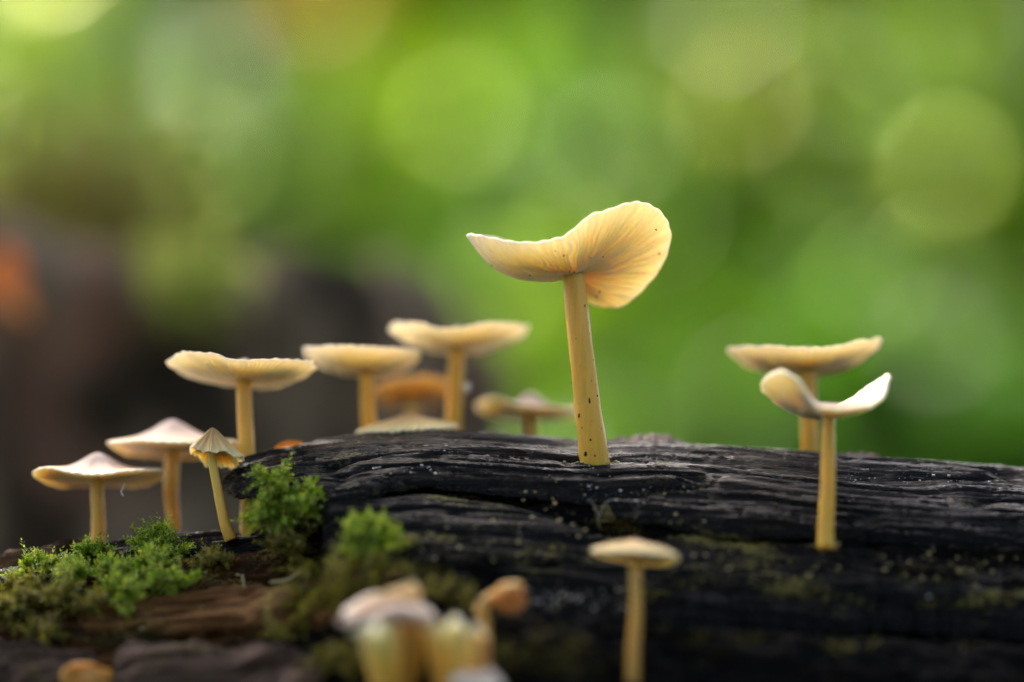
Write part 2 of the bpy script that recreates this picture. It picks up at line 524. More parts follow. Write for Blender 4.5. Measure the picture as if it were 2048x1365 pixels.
def make_core():
    xs = np.concatenate([np.linspace(-.32, -.085, 120), np.linspace(-.0845, .0845, 460), np.linspace(.085, .36, 120)])
    ss = np.concatenate([np.linspace(0, S_R - .02, 60)[:-1], np.linspace(S_R - .02, S_R + .062, 330), np.linspace(S_R + .063, SMAX, 50)])
    X, S = np.meshgrid(xs, ss, indexing='ij')
    dy, dz, ny, nz = prof(S)
    off = grain(X, S, LOGSEED, 1.5) + .0012 * fbm(X * 60, S * 150, 21) + .0010 * fbm(X * 400, S * 600, 22)
    drop = -dz
    # lower front swells beneath a dark hollow that runs under the wood layers on this side
    rgt = np.clip((X - (-.006)) / .012, 0, 1)
    sd = S - S_R
    hol = np.exp(-((sd - .0335) / .0032) ** 2); off -= .0075 * hol * rgt
    off += .0035 * np.clip((sd - .038) / .004, 0, 1) * rgt
    # open crack below the tallest mushroom
    xc = np.array([hit(px, py, H_slab)[:2] for px, py in ((850, 958), (1000, 985), (1100, 1000), (1160, 1012), (1230, 1028), (1300, 1045))])
    cen = np.interp(X, xc[:, 0], xc[:, 1]) - S_R
    dep = np.interp(X, xc[:, 0], [.003, .006, .010, .011, .008, .0])
    off -= dep * np.exp(-((sd - cen) / .0026) ** 2)
    # left: stepped ledges
    lft = 1 - np.clip((X + .022) / .012, 0, 1)
    for c, wdt, dep in ((.0085, .0012, .0020), (.0215, .0011, .0022), (.031, .0013, .0025)):
        cc = c + .0011 * vn(X * 45, X * 0 + c * 900, 31)
        off -= dep * np.exp(-((sd - cc) / wdt) ** 2) * lft
    V = np.stack([X, Y0 + dy + ny * off, H_core(X) + dz + nz * off], -1)
    V[..., 2] = np.maximum(V[..., 2], GZ - .012)
    nu, nv = X.shape
    q = grid_quads(nu, nv, cv=True)
    V = V.reshape(-1, 3)
    k = len(V)
    c0 = V[:nv].mean(0); c1 = V[-nv:].mean(0)
    i = np.arange(nv); j = (i + 1) % nv
    tr = np.vstack([np.stack([np.full(nv, k), i, j], -1), np.stack([np.full(nv, k + 1), (nu - 1) * nv + j, (nu - 1) * nv + i], -1)])
    V = np.vstack([V, c0, c1])
    wet = np.clip((X + .034 + .004 * fbm(X * 90, S * 200, 77)) / .008, 0, 1)  # core under the layers: wet wood, plus shade painted for gaps and crack
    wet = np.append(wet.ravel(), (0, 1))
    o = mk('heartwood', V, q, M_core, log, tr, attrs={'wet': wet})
    o['label'] = 'brown crumbling heartwood of the log'


make_core()


def make_slab(name, top, bot, H, off, thick, mat, seed, label=None, amp=1.0, nx=None, ns=None, edge=.9, tail=.22, s_top=None, curl=0.0, bulge=0.0):
    """a thick layer of wood lying on the log between two broken edges given as pixel polylines.
    s_top: fixed arc position (behind the ridge) instead of a top polyline."""
    bt = np.array([hit(px, py, H)[:2] for px, py in bot])
    x0, x1 = bt[0, 0], bt[-1, 0]
    if s_top is None:
        tp = np.array([hit(px, py, H)[:2] for px, py in top])
        x0, x1 = max(x0, tp[0, 0]), min(x1, tp[-1, 0])
    nx = nx or int((x1 - x0) / .00036); nx = min(nx, 760)
    vis0, vis1 = max(x0, -.085), min(x1, .085)
    xs = np.unique(np.concatenate([np.linspace(vis0, vis1, nx), np.linspace(x0, vis0, 30), np.linspace(vis1, x1, 60)]))
    sb = np.interp(xs, bt[:, 0], bt[:, 1])
    if s_top is None:
        st = np.interp(xs, tp[:, 0], tp[:, 1])
    elif callable(s_top):
        st = s_top(xs)
    else:
        st = np.full(len(xs), s_top)
    e = edge / 1000
    sb = sb + e * (.9 * vn(xs * 160, 0 * xs + seed, seed + 40) + .55 * vn(xs * 520, 0 * xs, seed + 41) + .30 * vn(xs * 1500, 0 * xs, seed + 42))
    st = st + e * (.9 * vn(xs * 160, 0 * xs + seed, seed + 43) + .55 * vn(xs * 520, 0 * xs, seed + 44) + .30 * vn(xs * 1500, 0 * xs, seed + 45))
    sb = np.maximum(sb, st + .0004)
    wid = np.median(sb - st)
    ns = ns or int(np.clip(wid / .00013, 40, 230))
    v = np.linspace(0, 1, ns)
    S = st[:, None] + (sb - st)[:, None] * v[None]
    X = np.repeat(xs[:, None], ns, 1)
    dy, dz, ny, nz = prof(S)
    g = grain(X, S, seed, amp)
    de = np.minimum(S - st[:, None], sb[:, None] - S)           # distance to the nearer long edge
    dx = np.minimum(X - x0, x1 - X)
    d = np.minimum(de, dx * .8)
    rnd = np.sqrt(np.clip(d / (thick * .7), 0, 1))
    round_off = -(1 - rnd) * thick * .55
    o1 = off + g + round_off + bulge * np.sin(np.pi * v)[None] + curl * (v[None] ** 3)
    o2 = off - thick * (.45 + .55 * rnd) + .4 * grain(X, S, seed + 60, amp) + bulge * np.sin(np.pi * v)[None] + curl * (v[None] ** 3)
    o2 = np.minimum(o2, o1 - thick * .12)
    Hx = H(X)
    A = np.stack([X, Y0 + dy + ny * o1, Hx + dz + nz * o1], -1)
    B = np.stack([X, Y0 + dy + ny * o2, Hx + dz + nz * o2], -1)
    nu, nv = X.shape
    V = np.vstack([A.reshape(-1, 3), B.reshape(-1, 3)])
    k = nu * nv
    q = [grid_quads(nu, nv), grid_quads(nu, nv, off=k)[:, ::-1]]
    i = np.arange(nu - 1); j = np.arange(nv - 1)
    q.append(np.stack([i * nv, i * nv + k, (i + 1) * nv + k, (i + 1) * nv], -1))
    q.append(np.stack([i * nv + nv - 1, (i + 1) * nv + nv - 1, (i + 1) * nv + nv - 1 + k, i * nv + nv - 1 + k], -1))
    q.append(np.stack([j, j + 1, j + 1 + k, j + k], -1))
    b0 = (nu - 1) * nv
    q.append(np.stack([b0 + j, b0 + j + k, b0 + j + 1 + k, b0 + j + 1], -1))
    o = mk(name, V, np.vstack(q), mat, log)
    if label:
        o['label'] = label
    return o


def tip_top(xs):
    """upper layer: reaches over the ridge to the back, narrowing to a broken point at its end"""
    xt, xw = P(436, 940, Y0)[0], P(760, 880, Y0)[0]
    f = np.clip((xs - xt) / (xw - xt), 0, 1)
    return S_R - (.0002 + .030 * f ** .8)


make_slab('wood_layer', None, [(432, 952), (470, 966), (505, 974), (560, 985), (640, 1006), (720, 1000), (780, 970), (850, 952), (960, 965), (1060, 978), (1150, 986),
                               (1200, 992), (1225, 1012), (1290, 1030), (1400, 1052), (1500, 1062), (1650, 1066), (1850, 1074), (2048, 1084), (2600, 1120), (4200, 1200)],
          H_slab, .0003, .0034, M_wet, 101, 'thick dark wet upper layer along the ridge of the log, its end broken to a point', s_top=tip_top, amp=.75, edge=.45)
make_slab('wood_layer', [(600, 985), (760, 968), (850, 960), (960, 976), (1060, 996), (1105, 1009), (1150, 1025), (1185, 1042)],
          [(600, 1004), (660, 1028), (740, 1042), (820, 1050), (950, 1062), (1060, 1070), (1185, 1074)],
          H_slab, -.0012, .0034, M_wet, 133, 'dark strip of wood tucked under the upper layer beside the crack', amp=.6, edge=.3)
make_slab('wood_layer', [(640, 1005), (820, 1022), (1000, 1036), (1200, 1040), (1650, 1046), (2048, 1060), (2600, 1095), (4200, 1175)],
          [(640, 1056), (720, 1080), (800, 1092), (900, 1110), (1040, 1150), (1200, 1165), (1650, 1178), (2048, 1190), (2600, 1220), (4200, 1300)],
          H_slab, -.0018, .0036, M_wet_algae, 157, 'middle layer of dark wood with yellow green algae patches', amp=.7)
make_slab('wood_layer', [(985, 1120), (1200, 1130), (1650, 1145), (2048, 1158), (2600, 1190), (4200, 1270)],
          [(985, 1212), (1100, 1222), (1250, 1226), (1450, 1226), (1650, 1228), (1850, 1232), (2048, 1240), (2600, 1270), (4200, 1350)],
          H_slab, -.0026, .0060, M_wet, 181, 'lowest dark layer of wood overhanging the black hollow', amp=.75)
make_slab('wood_layer', [(-400, 1180), (60, 1128), (200, 1100), (330, 1082), (430, 1070), (545, 1062)],
          [(-400, 1210), (60, 1158), (200, 1132), (330, 1110), (430, 1098), (545, 1088)],
          H_core, .0006, .0022, M_wet, 205, 'thin black strip of wood along the low crest of the log', amp=.8)
make_slab('wood_layer', [(150, 1190), (300, 1182), (420, 1166), (560, 1158), (700, 1150), (830, 1150)],
          [(150, 1260), (300, 1262), (450, 1262), (560, 1262), (700, 1250), (830, 1245)],
          H_core, .0008, .0026, M_plank, 229, 'lighter brown strip of grained wood below the moss', amp=1.2)
make_slab('wood_layer', [(215, 1318), (260, 1292), (400, 1288), (520, 1298), (650, 1322)],
          [(215, 1440), (300, 1450), (420, 1450), (540, 1450), (650, 1440)],
          H_core, .0030, .0045, M_purple, 251, 'weathered purplish grey chunk of wood low on the log', amp=1.1)
make_slab('wood_layer', [(-500, 1290), (-100, 1290), (60, 1292), (190, 1300)], [(-500, 1400), (-100, 1400), (60, 1400), (190, 1400)],
          H_core, .0015, .0040, M_purple, 271, 'dark splintered wood beside the purplish chunk', amp=1.5)
make_slab('wood_layer', [(980, 1322), (1300, 1330), (1600, 1310), (1800, 1300), (2100, 1310), (3000, 1350)], [(980, 1440), (1300, 1440), (1600, 1440), (1800, 1440), (2100, 1440), (3000, 1500)],
          H_slab, -.001, .0045, M_foot, 291, 'crumbling brown foot of wood under the hollow', amp=1.6)


def bark_flake(pts, y, dep, seed, thick=.0006):
    """thin curled flake standing on the ridge"""
    pts = np.asarray(pts, float); n = 60
    c = catmull(pts, n)
    a = P(c[:, 0], c[:, 1] + 5, np.full(n, y))
    t = np.linspace(0, 1, n); m_ = 10
    V = []
    for sgn in (1, -1):
        for k in range(m_):
            f = k / (m_ - 1) - .5
            z = a[:, 2] - .0022 * (abs(f) * 2) ** 1.5 + .0003 * vn(t * 30, t * 0 + k * .7, seed) + .0003 * vn(t * 80, t * 0 + k, seed + 1) + sgn * thick / 2
            V.append(np.stack([a[:, 0], a[:, 1] + f * dep * (0.4 + .6 * np.sin(np.pi * np.clip(t, .02, .98))), z], -1))
    V = np.array(V)                                         # (2m, n, 3)
    V = np.concatenate([V[:m_], V[m_:][::-1]], 0)
    q = grid_quads(2 * m_, n, cu=True)
    mk('bark_flake', V.reshape(-1, 3), q, M_purple, log)


bark_flake([(1222, 879), (1245, 872), (1290, 868), (1332, 865), (1348, 876), (1372, 884)], .0135, .010, 3)
bark_flake([(1655, 908), (1690, 906), (1730, 907), (1756, 909), (1762, 918)], .0135, .009, 8)
bark_flake([(640, 884), (690, 877), (740, 873), (770, 872)], .0135, .008, 14)


# ------------------------------------------------------------------ mushrooms
def per(phi, vals, q):
    phi = np.asarray(phi, float); vals = np.asarray(vals, float)
    o = np.argsort(phi); phi, vals = phi[o], vals[o]
    ext = np.concatenate([phi - 360, phi, phi + 360]); v = np.tile(vals, 3)
    # periodic Catmull-Rom (finite difference tangents)
    i = np.clip(np.searchsorted(ext, q, 'right') - 1, 1, len(ext) - 3)
    h = ext[i + 1] - ext[i]; t = (q - ext[i]) / h
    m0 = (v[i + 1] - v[i - 1]) / (ext[i + 1] - ext[i - 1]) * h; m1 = (v[i + 2] - v[i]) / (ext[i + 2] - ext[i]) * h
    return (2 * t ** 3 - 3 * t ** 2 + 1) * v[i] + (t ** 3 - 2 * t ** 2 + t) * m0 + (-2 * t ** 3 + 3 * t ** 2) * v[i + 1] + (t ** 3 - t ** 2) * m1


class Cap:
    def __init__(s, T, y, rim, p=1.6, sag=0.0, ap=14., e=2.5, um=10., uw=.2, tr=3.0, seed=1, wav=2.5, cren=0.4, ng=44):
        s.T = np.asarray(T, float); s.k = mpp(y); s.rim = np.asarray(rim, float)
        s.p = p; s.sag = sag; s.ap = ap; s.e = e; s.um = um; s.uw = uw; s.tr = tr; s.seed = seed; s.wav = wav; s.cren = cren; s.ng = ng

    def under(s, r, ph):
        """ph in degrees, r 0..1 -> photo-pixel-sized offsets (x right, y away, z up)"""
        R = per(s.rim[:, 0], s.rim[:, 1], ph % 360); Z = per(s.rim[:, 0], s.rim[:, 2], ph % 360)
        a = np.radians(ph)
        n = vn(2.2 * np.cos(a) + 9, 2.2 * np.sin(a) + 9, s.seed) + .5 * vn(6 * np.cos(a), 6 * np.sin(a), s.seed + 1) + .35 * vn(15 * np.cos(a), 15 * np.sin(a), s.seed + 2)
        R = R + s.wav * n
        Z = Z + s.wav * .8 * (vn(3 * np.cos(a) + 4, 3 * np.sin(a) + 4, s.seed + 3) + .4 * vn(9 * np.cos(a), 9 * np.sin(a), s.seed + 4))
        R = R + s.cren * np.cos(a * s.ng) * r ** 6
        p = s.p if not isinstance(s.p, (list, tuple)) else per([q[0] for q in s.p], [q[1] for q in s.p], ph % 360)
        z = Z * r ** p - s.sag * 4 * r * (1 - r) + s.cren * .7 * np.cos(a * s.ng) * r ** 4
        return np.stack([r * R * np.cos(a), -r * R * np.sin(a), z], -1)

    def top(s, r, ph):
        u = s.under(r, ph)
        a = np.radians(ph)
        t = s.tr + s.ap * np.clip(1 - r, 0, 1) ** s.e + s.um * np.exp(-(r / s.uw) ** 2)
        u[..., 2] = u[..., 2] + t + .6 * r * np.cos(a * s.ng) * np.clip(r - .35, 0, 1)
        return u

    def W(s, v):
        return s.T + v * s.k

    def mesh(s, parent, mat_top, mat_under, n, h=8.):
        """cap = skin over the top and round the lip; gills = the flesh under it, ridged below, every second gill short"""
        nt, nr = max(132, n * 14), 24
        ph = np.linspace(0, 360, nt, endpoint=False)
        i = np.arange(nt); j = (i + 1) % nt
        rs = np.linspace(.03, 1, nr) ** .85
        R, PH = np.meshgrid(rs, ph, indexing='ij')
        U = s.under(R, PH); Tt = s.top(R, PH)
        mid = (U[-1] + Tt[-1]) / 2
        out = mid.copy(); out[:, :2] *= 1 + (s.tr * .45) / (np.linalg.norm(mid[:, :2], axis=1)[:, None] + 1e-6)
        # skin (upper half of the lip included), a hair above the flesh
        sk = np.concatenate([Tt + (0, 0, .35), (out + (0, 0, .6))[None]], 0)
        vs = s.W(np.vstack([sk.reshape(-1, 3), s.top(np.zeros(1), np.zeros(1)) + (0, 0, .35)]))
        rad = np.concatenate([R.ravel(), np.full(nt, 1.05), [0]])
        k = (nr + 1) * nt
        s.cap = mk('cap', vs, grid_quads(nr + 1, nt, cv=True)[:, ::-1], mat_top, parent, np.stack([np.full(nt, k), j, i], -1), attrs={'rad': rad})
        # flesh with gills
        dr = s.under(R + .004, PH) - U; dp = s.under(R, PH + .4) - U
        nn = np.cross(dr, dp); nn /= np.linalg.norm(nn, axis=-1)[..., None] + 1e-9
        nn = np.where(nn[..., 2:3] > 0, -nn, nn)
        a = np.radians(PH)
        jit = 1.5 * vn(np.cos(a) * n / 5, np.sin(a) * n / 5, s.seed + 8) / n + .10 * vn(R * 5 + 3 * np.cos(a), 3 * np.sin(a) + R, s.seed + 9) / (1 + n / 30)
        w1 = np.clip(np.cos((a + jit) * n), 0, 1) ** 7
        w2 = np.clip(-np.cos((a + jit) * n), 0, 1) ** 5 * np.clip((R - .42 - .12 * vn(np.cos(a) * n / 3, np.sin(a) * n / 3, s.seed + 10)) / .2, 0, 1) * .8
        rid = (w1 + w2) * (1 + .25 * vn(R * 6, PH / 9, s.seed + 11))
        hh = h * np.clip(R / .38, .04, 1) * np.clip((1 - R) * 1.5, 0.0, 1) ** .8
        B = U + nn * (hh * rid)[..., None]
        body = np.concatenate([Tt, out[None], B[::-1]], 0)              # over the top, round the lip, back under
        nb = len(body)
        vb = s.W(np.vstack([body.reshape(-1, 3), s.top(np.zeros(1), np.zeros(1)), s.under(np.zeros(1), np.zeros(1))]))
        rb = np.concatenate([R.ravel(), np.full(nt, 1.0), (R[::-1] * (.74 + .38 * np.clip(rid[::-1], 0, 1))).ravel(), [0, 0]])
        kb = nb * nt; e = (nb - 1) * nt
        tr = np.vstack([np.stack([np.full(nt, kb), j, i], -1), np.stack([np.full(nt, kb + 1), e + i, e + j], -1)])
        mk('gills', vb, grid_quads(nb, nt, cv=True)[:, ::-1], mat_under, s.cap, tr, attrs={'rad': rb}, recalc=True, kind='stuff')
        return s.cap


def stem(root, pts, ys, mat, T=None, seed=1, extra=8):
    """pts: (px, py, width_px) from the base up; ys: depth of base and top"""
    pts = np.asarray(pts, float)
    yy = np.interp(np.linspace(0, 1, len(pts)), np.linspace(0, 1, len(ys)), ys)
    c = catmull(np.column_stack([pts, yy]), 40)
    path = P(c[:, 0], c[:, 1], c[:, 3])
    rad = c[:, 2] / 2 * np.array([mpp(v) for v in c[:, 3]])
    t = np.linspace(0, 1, 40)
    path[:, 0] += .00012 * vn(t * 5, t * 0, seed); path[:, 1] += .00012 * vn(t * 5, t * 0 + 7, seed)
    V, q, tr, h = tube(path, rad, 22, seed, .05)
    return mk('stem', V, q, mat, root, tr, attrs={'h': h}, recalc=True)


def mushroom(label, pts, ys, rim, mats=(None, None, None), group='yellow stemmed mushrooms on the log', gh=8., ng=40, **kw):
    mt, mu, ms = (mats[0] or M_top), (mats[1] or M_under), (mats[2] or M_stem)
    base = P(pts[0][0], pts[0][1], ys[0])
    root = thing('mushroom', label, 'mushroom', base, group)
    pts2 = list(pts)
    ytop = ys[-1]
    tx, ty, tw = pts[-1]
    # stem continues a little way into the flesh of the cap
    pts2 = pts2 + [(tx, ty - 6, tw)]
    seed = kw.pop('seed', 1)
    stem(root, pts2, list(ys), ms, seed=seed)
    c = Cap(P(tx, ty, ytop), ytop, rim, seed=seed, ng=ng, **kw)
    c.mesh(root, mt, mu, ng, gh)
    return root, c


A8 = [0, 45, 90, 135, 180, 225, 270, 315]


def rim8(rs, zs):
    return np.column_stack([A8, rs, zs])


# main tall mushroom, one side of its cap folded up to show the gills
rimA = np.array([(0, 194, 76), (18, 184, 104), (34, 172, 118), (50, 160, 114), (64, 142, 98), (78, 134, 86), (90, 132, 62), (101, 132, 44), (122, 146, 36), (150, 188, 48),
                 (168, 206, 64), (184, 208, 74), (210, 190, 90), (240, 160, 64), (262, 132, 10), (280, 122, -32), (300, 124, -52), (318, 148, -46), (340, 186, 14)])
rootA, capA = mushroom('tallest mushroom, ochre stem with dark specks, wide cap folded up to show cream gills',
                       [(1193, 952, 62), (1191, 932, 63), (1187, 905, 58), (1176, 830, 54), (1164, 720, 49), (1154, 620, 46), (1147, 548, 45)], (.0022, .0005), rimA,
                       ng=34, gh=9., p=[(0, 1.3), (60, 1.5), (110, 2.8), (150, 4.2), (200, 4.2), (240, 1.9), (280, 1.3)], sag=5, ap=5, e=1.6, um=1, tr=6.5, seed=5, wav=4.2, cren=.7)
mushroom('broad flat cream mushroom whose stem passes behind the broken tip of the wood',
         [(502, 1085, 42), (500, 1040, 38), (497, 960, 34), (492, 860, 32), (488, 757, 31)], (.011, .011),
         rim8([142, 140, 136, 140, 148, 140, 132, 138], [22, 18, 18, 36, 32, 8, 2, 6]), ng=38, gh=9, p=1.7, sag=4, ap=12, um=26, uw=.25, seed=12, wav=5.5)
mushroom('cream mushroom partly tucked under the edge of a higher neighbouring cap',
         [(741, 905, 31), (738, 850, 29), (733, 738, 28)], (.024, .021),
         rim8([104, 112, 120, 122, 126, 122, 118, 110], [28, 26, 26, 30, 34, 12, 6, 14]), ng=36, gh=6, p=1.6, sag=5, ap=10, um=28, uw=.2, seed=23, wav=3)
mushroom('cream mushroom with wavy upturned margin, tallest of the group behind the ridge',
         [(905, 905, 35), (908, 830, 33), (912, 740, 31), (915, 692, 31)], (.026, .025),
         rim8([136, 132, 126, 130, 133, 128, 122, 128], [34, 30, 14, 32, 34, 14, 4, 16]), ng=36, gh=6, p=1.6, sag=6, ap=12, um=26, uw=.2, seed=31, wav=5.5)
mushroom('dull orange brown mushroom in the gap between two cream stems',
         [(822, 900, 27), (824, 850, 25), (826, 803, 25)], (.043, .043),
         rim8([82, 84, 84, 82, 78, 82, 84, 84], [30, 34, 36, 30, 18, 2, -6, 8]), (M_toptan, M_under_tan, M_stem_pale), ng=30, gh=5, p=1.5, sag=3, ap=8, um=6, seed=44, wav=5.5)
mushroom('low pale domed cap resting right on the ridge of the log',
         [(822, 905, 30), (820, 880, 28), (818, 866, 27)], (.016, .016),
         rim8([96, 98, 88, 96, 100, 96, 88, 96], [10, -2, -8, -10, -6, 4, 8, 12]), (M_topcream, M_under, None), ng=38, gh=4, p=1.6, sag=-2, ap=30, e=.9, um=5, tr=6, seed=52, wav=3, cren=1.4)
mushroom('small mushroom with tan gills and whitish cap top just behind the tallest stem',
         [(1063, 905, 27), (1063, 870, 26), (1062, 832, 26)], (.033, .033),
         rim8([112, 108, 108, 110, 112, 108, 108, 110], [8, 0, 2, 26, 18, 10, 6, 6]), (M_top, M_under, M_stem_pale), ng=36, gh=5, p=1.5, sag=3, ap=20, e=1.0, um=24, uw=.26, seed=61, wav=5.5)
mushroom('cream mushroom with wide level cap above the wavy saddle shaped cap',
         [(1620, 925, 34), (1619, 880, 34), (1617, 800, 33), (1614, 737, 33)], (.019, .018),
         rim8([148, 142, 134, 142, 152, 144, 134, 140], [48, 38, 20, 30, 36, 14, 4, 18]), ng=40, gh=6, p=1.7, sag=5, ap=14, um=26, uw=.22, seed=73, wav=5.5)
rimI = np.array([(0, 122, 62), (18, 112, 30), (40, 108, 12), (65, 112, 2), (90, 112, -2), (112, 104, 10), (128, 104, 52), (148, 116, 76), (172, 128, 64), (200, 118, 40), (235, 110, 26), (270, 108, 24),
                 (305, 112, 44), (332, 128, 76), (346, 130, 84)])
mushroom('cream mushroom with saddle shaped cap curled up at both sides, rooted on dark wood',
         [(1651, 1098, 36), (1652, 1060, 32), (1656, 960, 29), (1657, 870, 27), (1656, 833, 27)], (-.0122, -.0105), rimI,
         ng=36, gh=8, p=1.5, sag=2, ap=8, e=1.4, um=10, uw=.28, tr=9, seed=85, wav=3.5, cren=.4)
mushroom('pointed mauve topped mushroom standing behind the largest moss clump',
         [(198, 1125, 29), (197, 1080, 28), (196, 1010, 26), (195, 956, 25)], (.013, .012),
         rim8([131, 128, 124, 126, 124, 126, 124, 128], [12, 2, -9, 6, 2, -10, -4, -8]), (M_top, M_under_pink, M_stem_pale), ng=40, gh=7, p=1.5, sag=2, ap=22, e=.8, um=24, uw=.34, tr=4, seed=91, wav=3)
mushroom('mauve white conical mushroom, its cap edge overlapped by a tiny bell cap',
         [(349, 1110, 26), (347, 1040, 25), (342, 960, 30), (343, 897, 31)], (.019, .018),
         rim8([144, 134, 128, 126, 122, 126, 128, 136], [4, -2, -6, 0, 4, -6, -4, -2]), (M_top, M_under_pink, M_stem_pale), ng=40, gh=6, p=1.5, sag=1, ap=28, e=.85, um=24, uw=.36, tr=5, seed=97, wav=3)
mushroom('tiny bell shaped mushroom with ragged margin on a thin bent stem',
         [(462, 1080, 25), (452, 1050, 22), (436, 990, 19), (427, 930, 17), (424, 903, 17)], (.003, .003),
         np.array([(0, 56, -12), (30, 46, -12), (60, 40, -8), (90, 40, -5), (120, 40, -2), (150, 40, 2), (180, 38, 0), (220, 44, -10), (260, 52, -26), (300, 60, -34), (335, 60, -24)]),
         (M_topcream, M_yellow, M_stem_pale), ng=24, gh=4, p=1.3, sag=-6, ap=30, e=1.0, um=14, uw=.35, tr=3, seed=103, wav=7.5, cren=.6)
mushroom('small cream umbrella shaped mushroom on a thin ochre stem below the crack',
         [(1258, 1440, 30), (1262, 1380, 27), (1270, 1280, 25), (1272, 1200, 24), (1268, 1118, 24)], (-.0275, -.0195),
         rim8([90, 84, 80, 82, 84, 84, 80, 86], [-4, 2, 6, 8, 12, 4, -8, -12]), (M_topcream, M_under, M_stem_ochre), ng=30, gh=4, p=1.15, sag=-5, ap=26, e=.8, um=8, tr=5, seed=111, wav=2)
mushroom('tiny pale mauve cap peeping out behind a tuft of moss',
         [(262, 1135, 14), (260, 1115, 13), (258, 1094, 13)], (.018, .018),
         rim8([36, 34, 30, 30, 30, 30, 30, 32], [0, -3, -5, -2, 0, 0, 0, 0]), (M_top, M_under_pink, M_stem_pale), ng=20, gh=2, p=1.3, sag=0, ap=10, e=.7, um=4, tr=4, seed=119, wav=1)


def sheet(name, rows, ys, mat, parent, thick_px=10, seed=0, nu=40, nv=24, wob=.0006):
    """lofted fleshy sheet: rows of pixel polylines from one edge to the other, each with its own depths"""
    R = []
    for pl, yy in zip(rows, ys):
        c = catmull(np.asarray(pl, float), nu)
        yv = np.interp(np.linspace(0, 1, nu), np.linspace(0, 1, len(yy)), yy)
        R.append(P(c[:, 0], c[:, 1], yv))
    R = np.array(R)
    L = np.stack([catmull(R[:, i], nv) for i in range(nu)], 1)          # nv, nu, 3
    gu = np.gradient(L, axis=1); gv = np.gradient(L, axis=0)
    N = np.cross(gu, gv); N /= np.linalg.norm(N, axis=-1)[..., None] + 1e-12
    a, b_ = np.meshgrid(np.linspace(0, 1, nv), np.linspace(0, 1, nu), indexing='ij')
    L = L + N * (wob * vn(b_ * 4 + seed, a * 3, seed))[..., None]
    ed = np.clip(np.minimum(np.minimum(a, 1 - a), np.minimum(b_, 1 - b_)) / .07, 0.15, 1) ** .5
    th = thick_px * mpp(np.mean(ys[0])) * ed / 2
    A, B = L + N * th[..., None], L - N * th[..., None]
    V = np.vstack([A.reshape(-1, 3), B.reshape(-1, 3)]); k = nu * nv
    q = [grid_quads(nv, nu), grid_quads(nv, nu, off=k)[:, ::-1]]
    i = np.arange(nv - 1); j = np.arange(nu - 1)
    q += [np.stack([i * nu, i * nu + k, (i + 1) * nu + k, (i + 1) * nu], -1), np.stack([i * nu + nu - 1, (i + 1) * nu + nu - 1, (i + 1) * nu + nu - 1 + k, i * nu + nu - 1 + k], -1)]
    b0 = (nv - 1) * nu
    q += [np.stack([j, j + 1, j + 1 + k, j + k], -1), np.stack([b0 + j, b0 + j + k, b0 + j + 1 + k, b0 + j + 1], -1)]
    rad = np.tile(1 - a.ravel(), 2)
    return mk(name, V, np.vstack(q), mat, parent, attrs={'rad': rad}, recalc=True)


# torn mushrooms at the foot of the log
GT = 'torn mushrooms at the foot of the log'
yN = -.031
t = thing('mushroom', 'torn mushroom with pinkish cap, one flap standing up, pale yellow flesh below', 'mushroom', P(770, 1430, yN), GT)
sheet('cap', [[(690, 1222), (740, 1198), (790, 1186), (835, 1204), (862, 1228)], [(680, 1240), (735, 1226), (785, 1214), (840, 1222), (872, 1244)], [(682, 1254), (735, 1246), (785, 1240), (835, 1246), (868, 1262)]],
      [(yN + .004,) * 2, (yN - .0015, yN - .004, yN - .0015), (yN - .001, yN - .005, yN - .001)], M_toppink, t, 9, 3)
sheet('flap', [[(792, 1174), (815, 1166), (832, 1164), (838, 1172)], [(735, 1200), (775, 1190), (815, 1186), (838, 1196)], [(700, 1226), (750, 1216), (800, 1212), (842, 1222)]],
      [(yN + .001, yN + .003), (yN, yN + .002), (yN - .001, yN - .001)], M_topcream, t, 11, 9)
sheet('gill_lobe', [[(706, 1260), (730, 1248), (770, 1242), (800, 1246)], [(716, 1290), (745, 1282), (775, 1280), (802, 1284)], [(738, 1345), (760, 1342), (782, 1342), (800, 1345)], [(752, 1420), (765, 1420), (780, 1420), (792, 1420)]],
      [(yN - .001, yN - .005, yN - .001), (yN - .001, yN - .006, yN), (yN, yN - .004, yN), (yN, yN - .002, yN)], M_yellow, t, 12, 15)
stem(t, [(775, 1440, 62), (800, 1360, 70), (818, 1290, 72), (820, 1250, 70)], (yN + .003, yN + .003), M_stem_ochre, seed=4)
t = thing('mushroom', 'torn yellow mushroom with ruffled whitish edge like a small vase', 'mushroom', P(905, 1440, yN), GT)
sheet('cap', [[(848, 1262), (872, 1244), (890, 1262), (912, 1234), (935, 1262), (952, 1250), (964, 1270)], [(850, 1285), (880, 1272), (910, 1266), (940, 1276), (962, 1292)],
              [(862, 1340), (885, 1334), (910, 1332), (935, 1336), (956, 1342)], [(872, 1430), (890, 1430), (910, 1430), (930, 1430), (946, 1430)]],
      [(yN + .001, yN - .003, yN + .0, yN - .004, yN - .001, yN - .003, yN + .001), (yN + .001, yN - .005, yN + .001), (yN + .001, yN - .004, yN + .001), (yN + .001, yN - .002, yN + .001)], M_yellow, t, 12, 27, nu=70)
stem(t, [(905, 1450, 60), (905, 1380, 64), (905, 1320, 60)], (yN + .002, yN + .002), M_stem_ochre, seed=8)
sheet('back_fold', [[(944, 1262), (960, 1256), (968, 1272)], [(952, 1310), (966, 1304), (976, 1312)], [(950, 1400), (962, 1400), (972, 1400)]], [(yN + .001, yN, yN + .002)] * 3, M_shrivel, t, 9, 33)
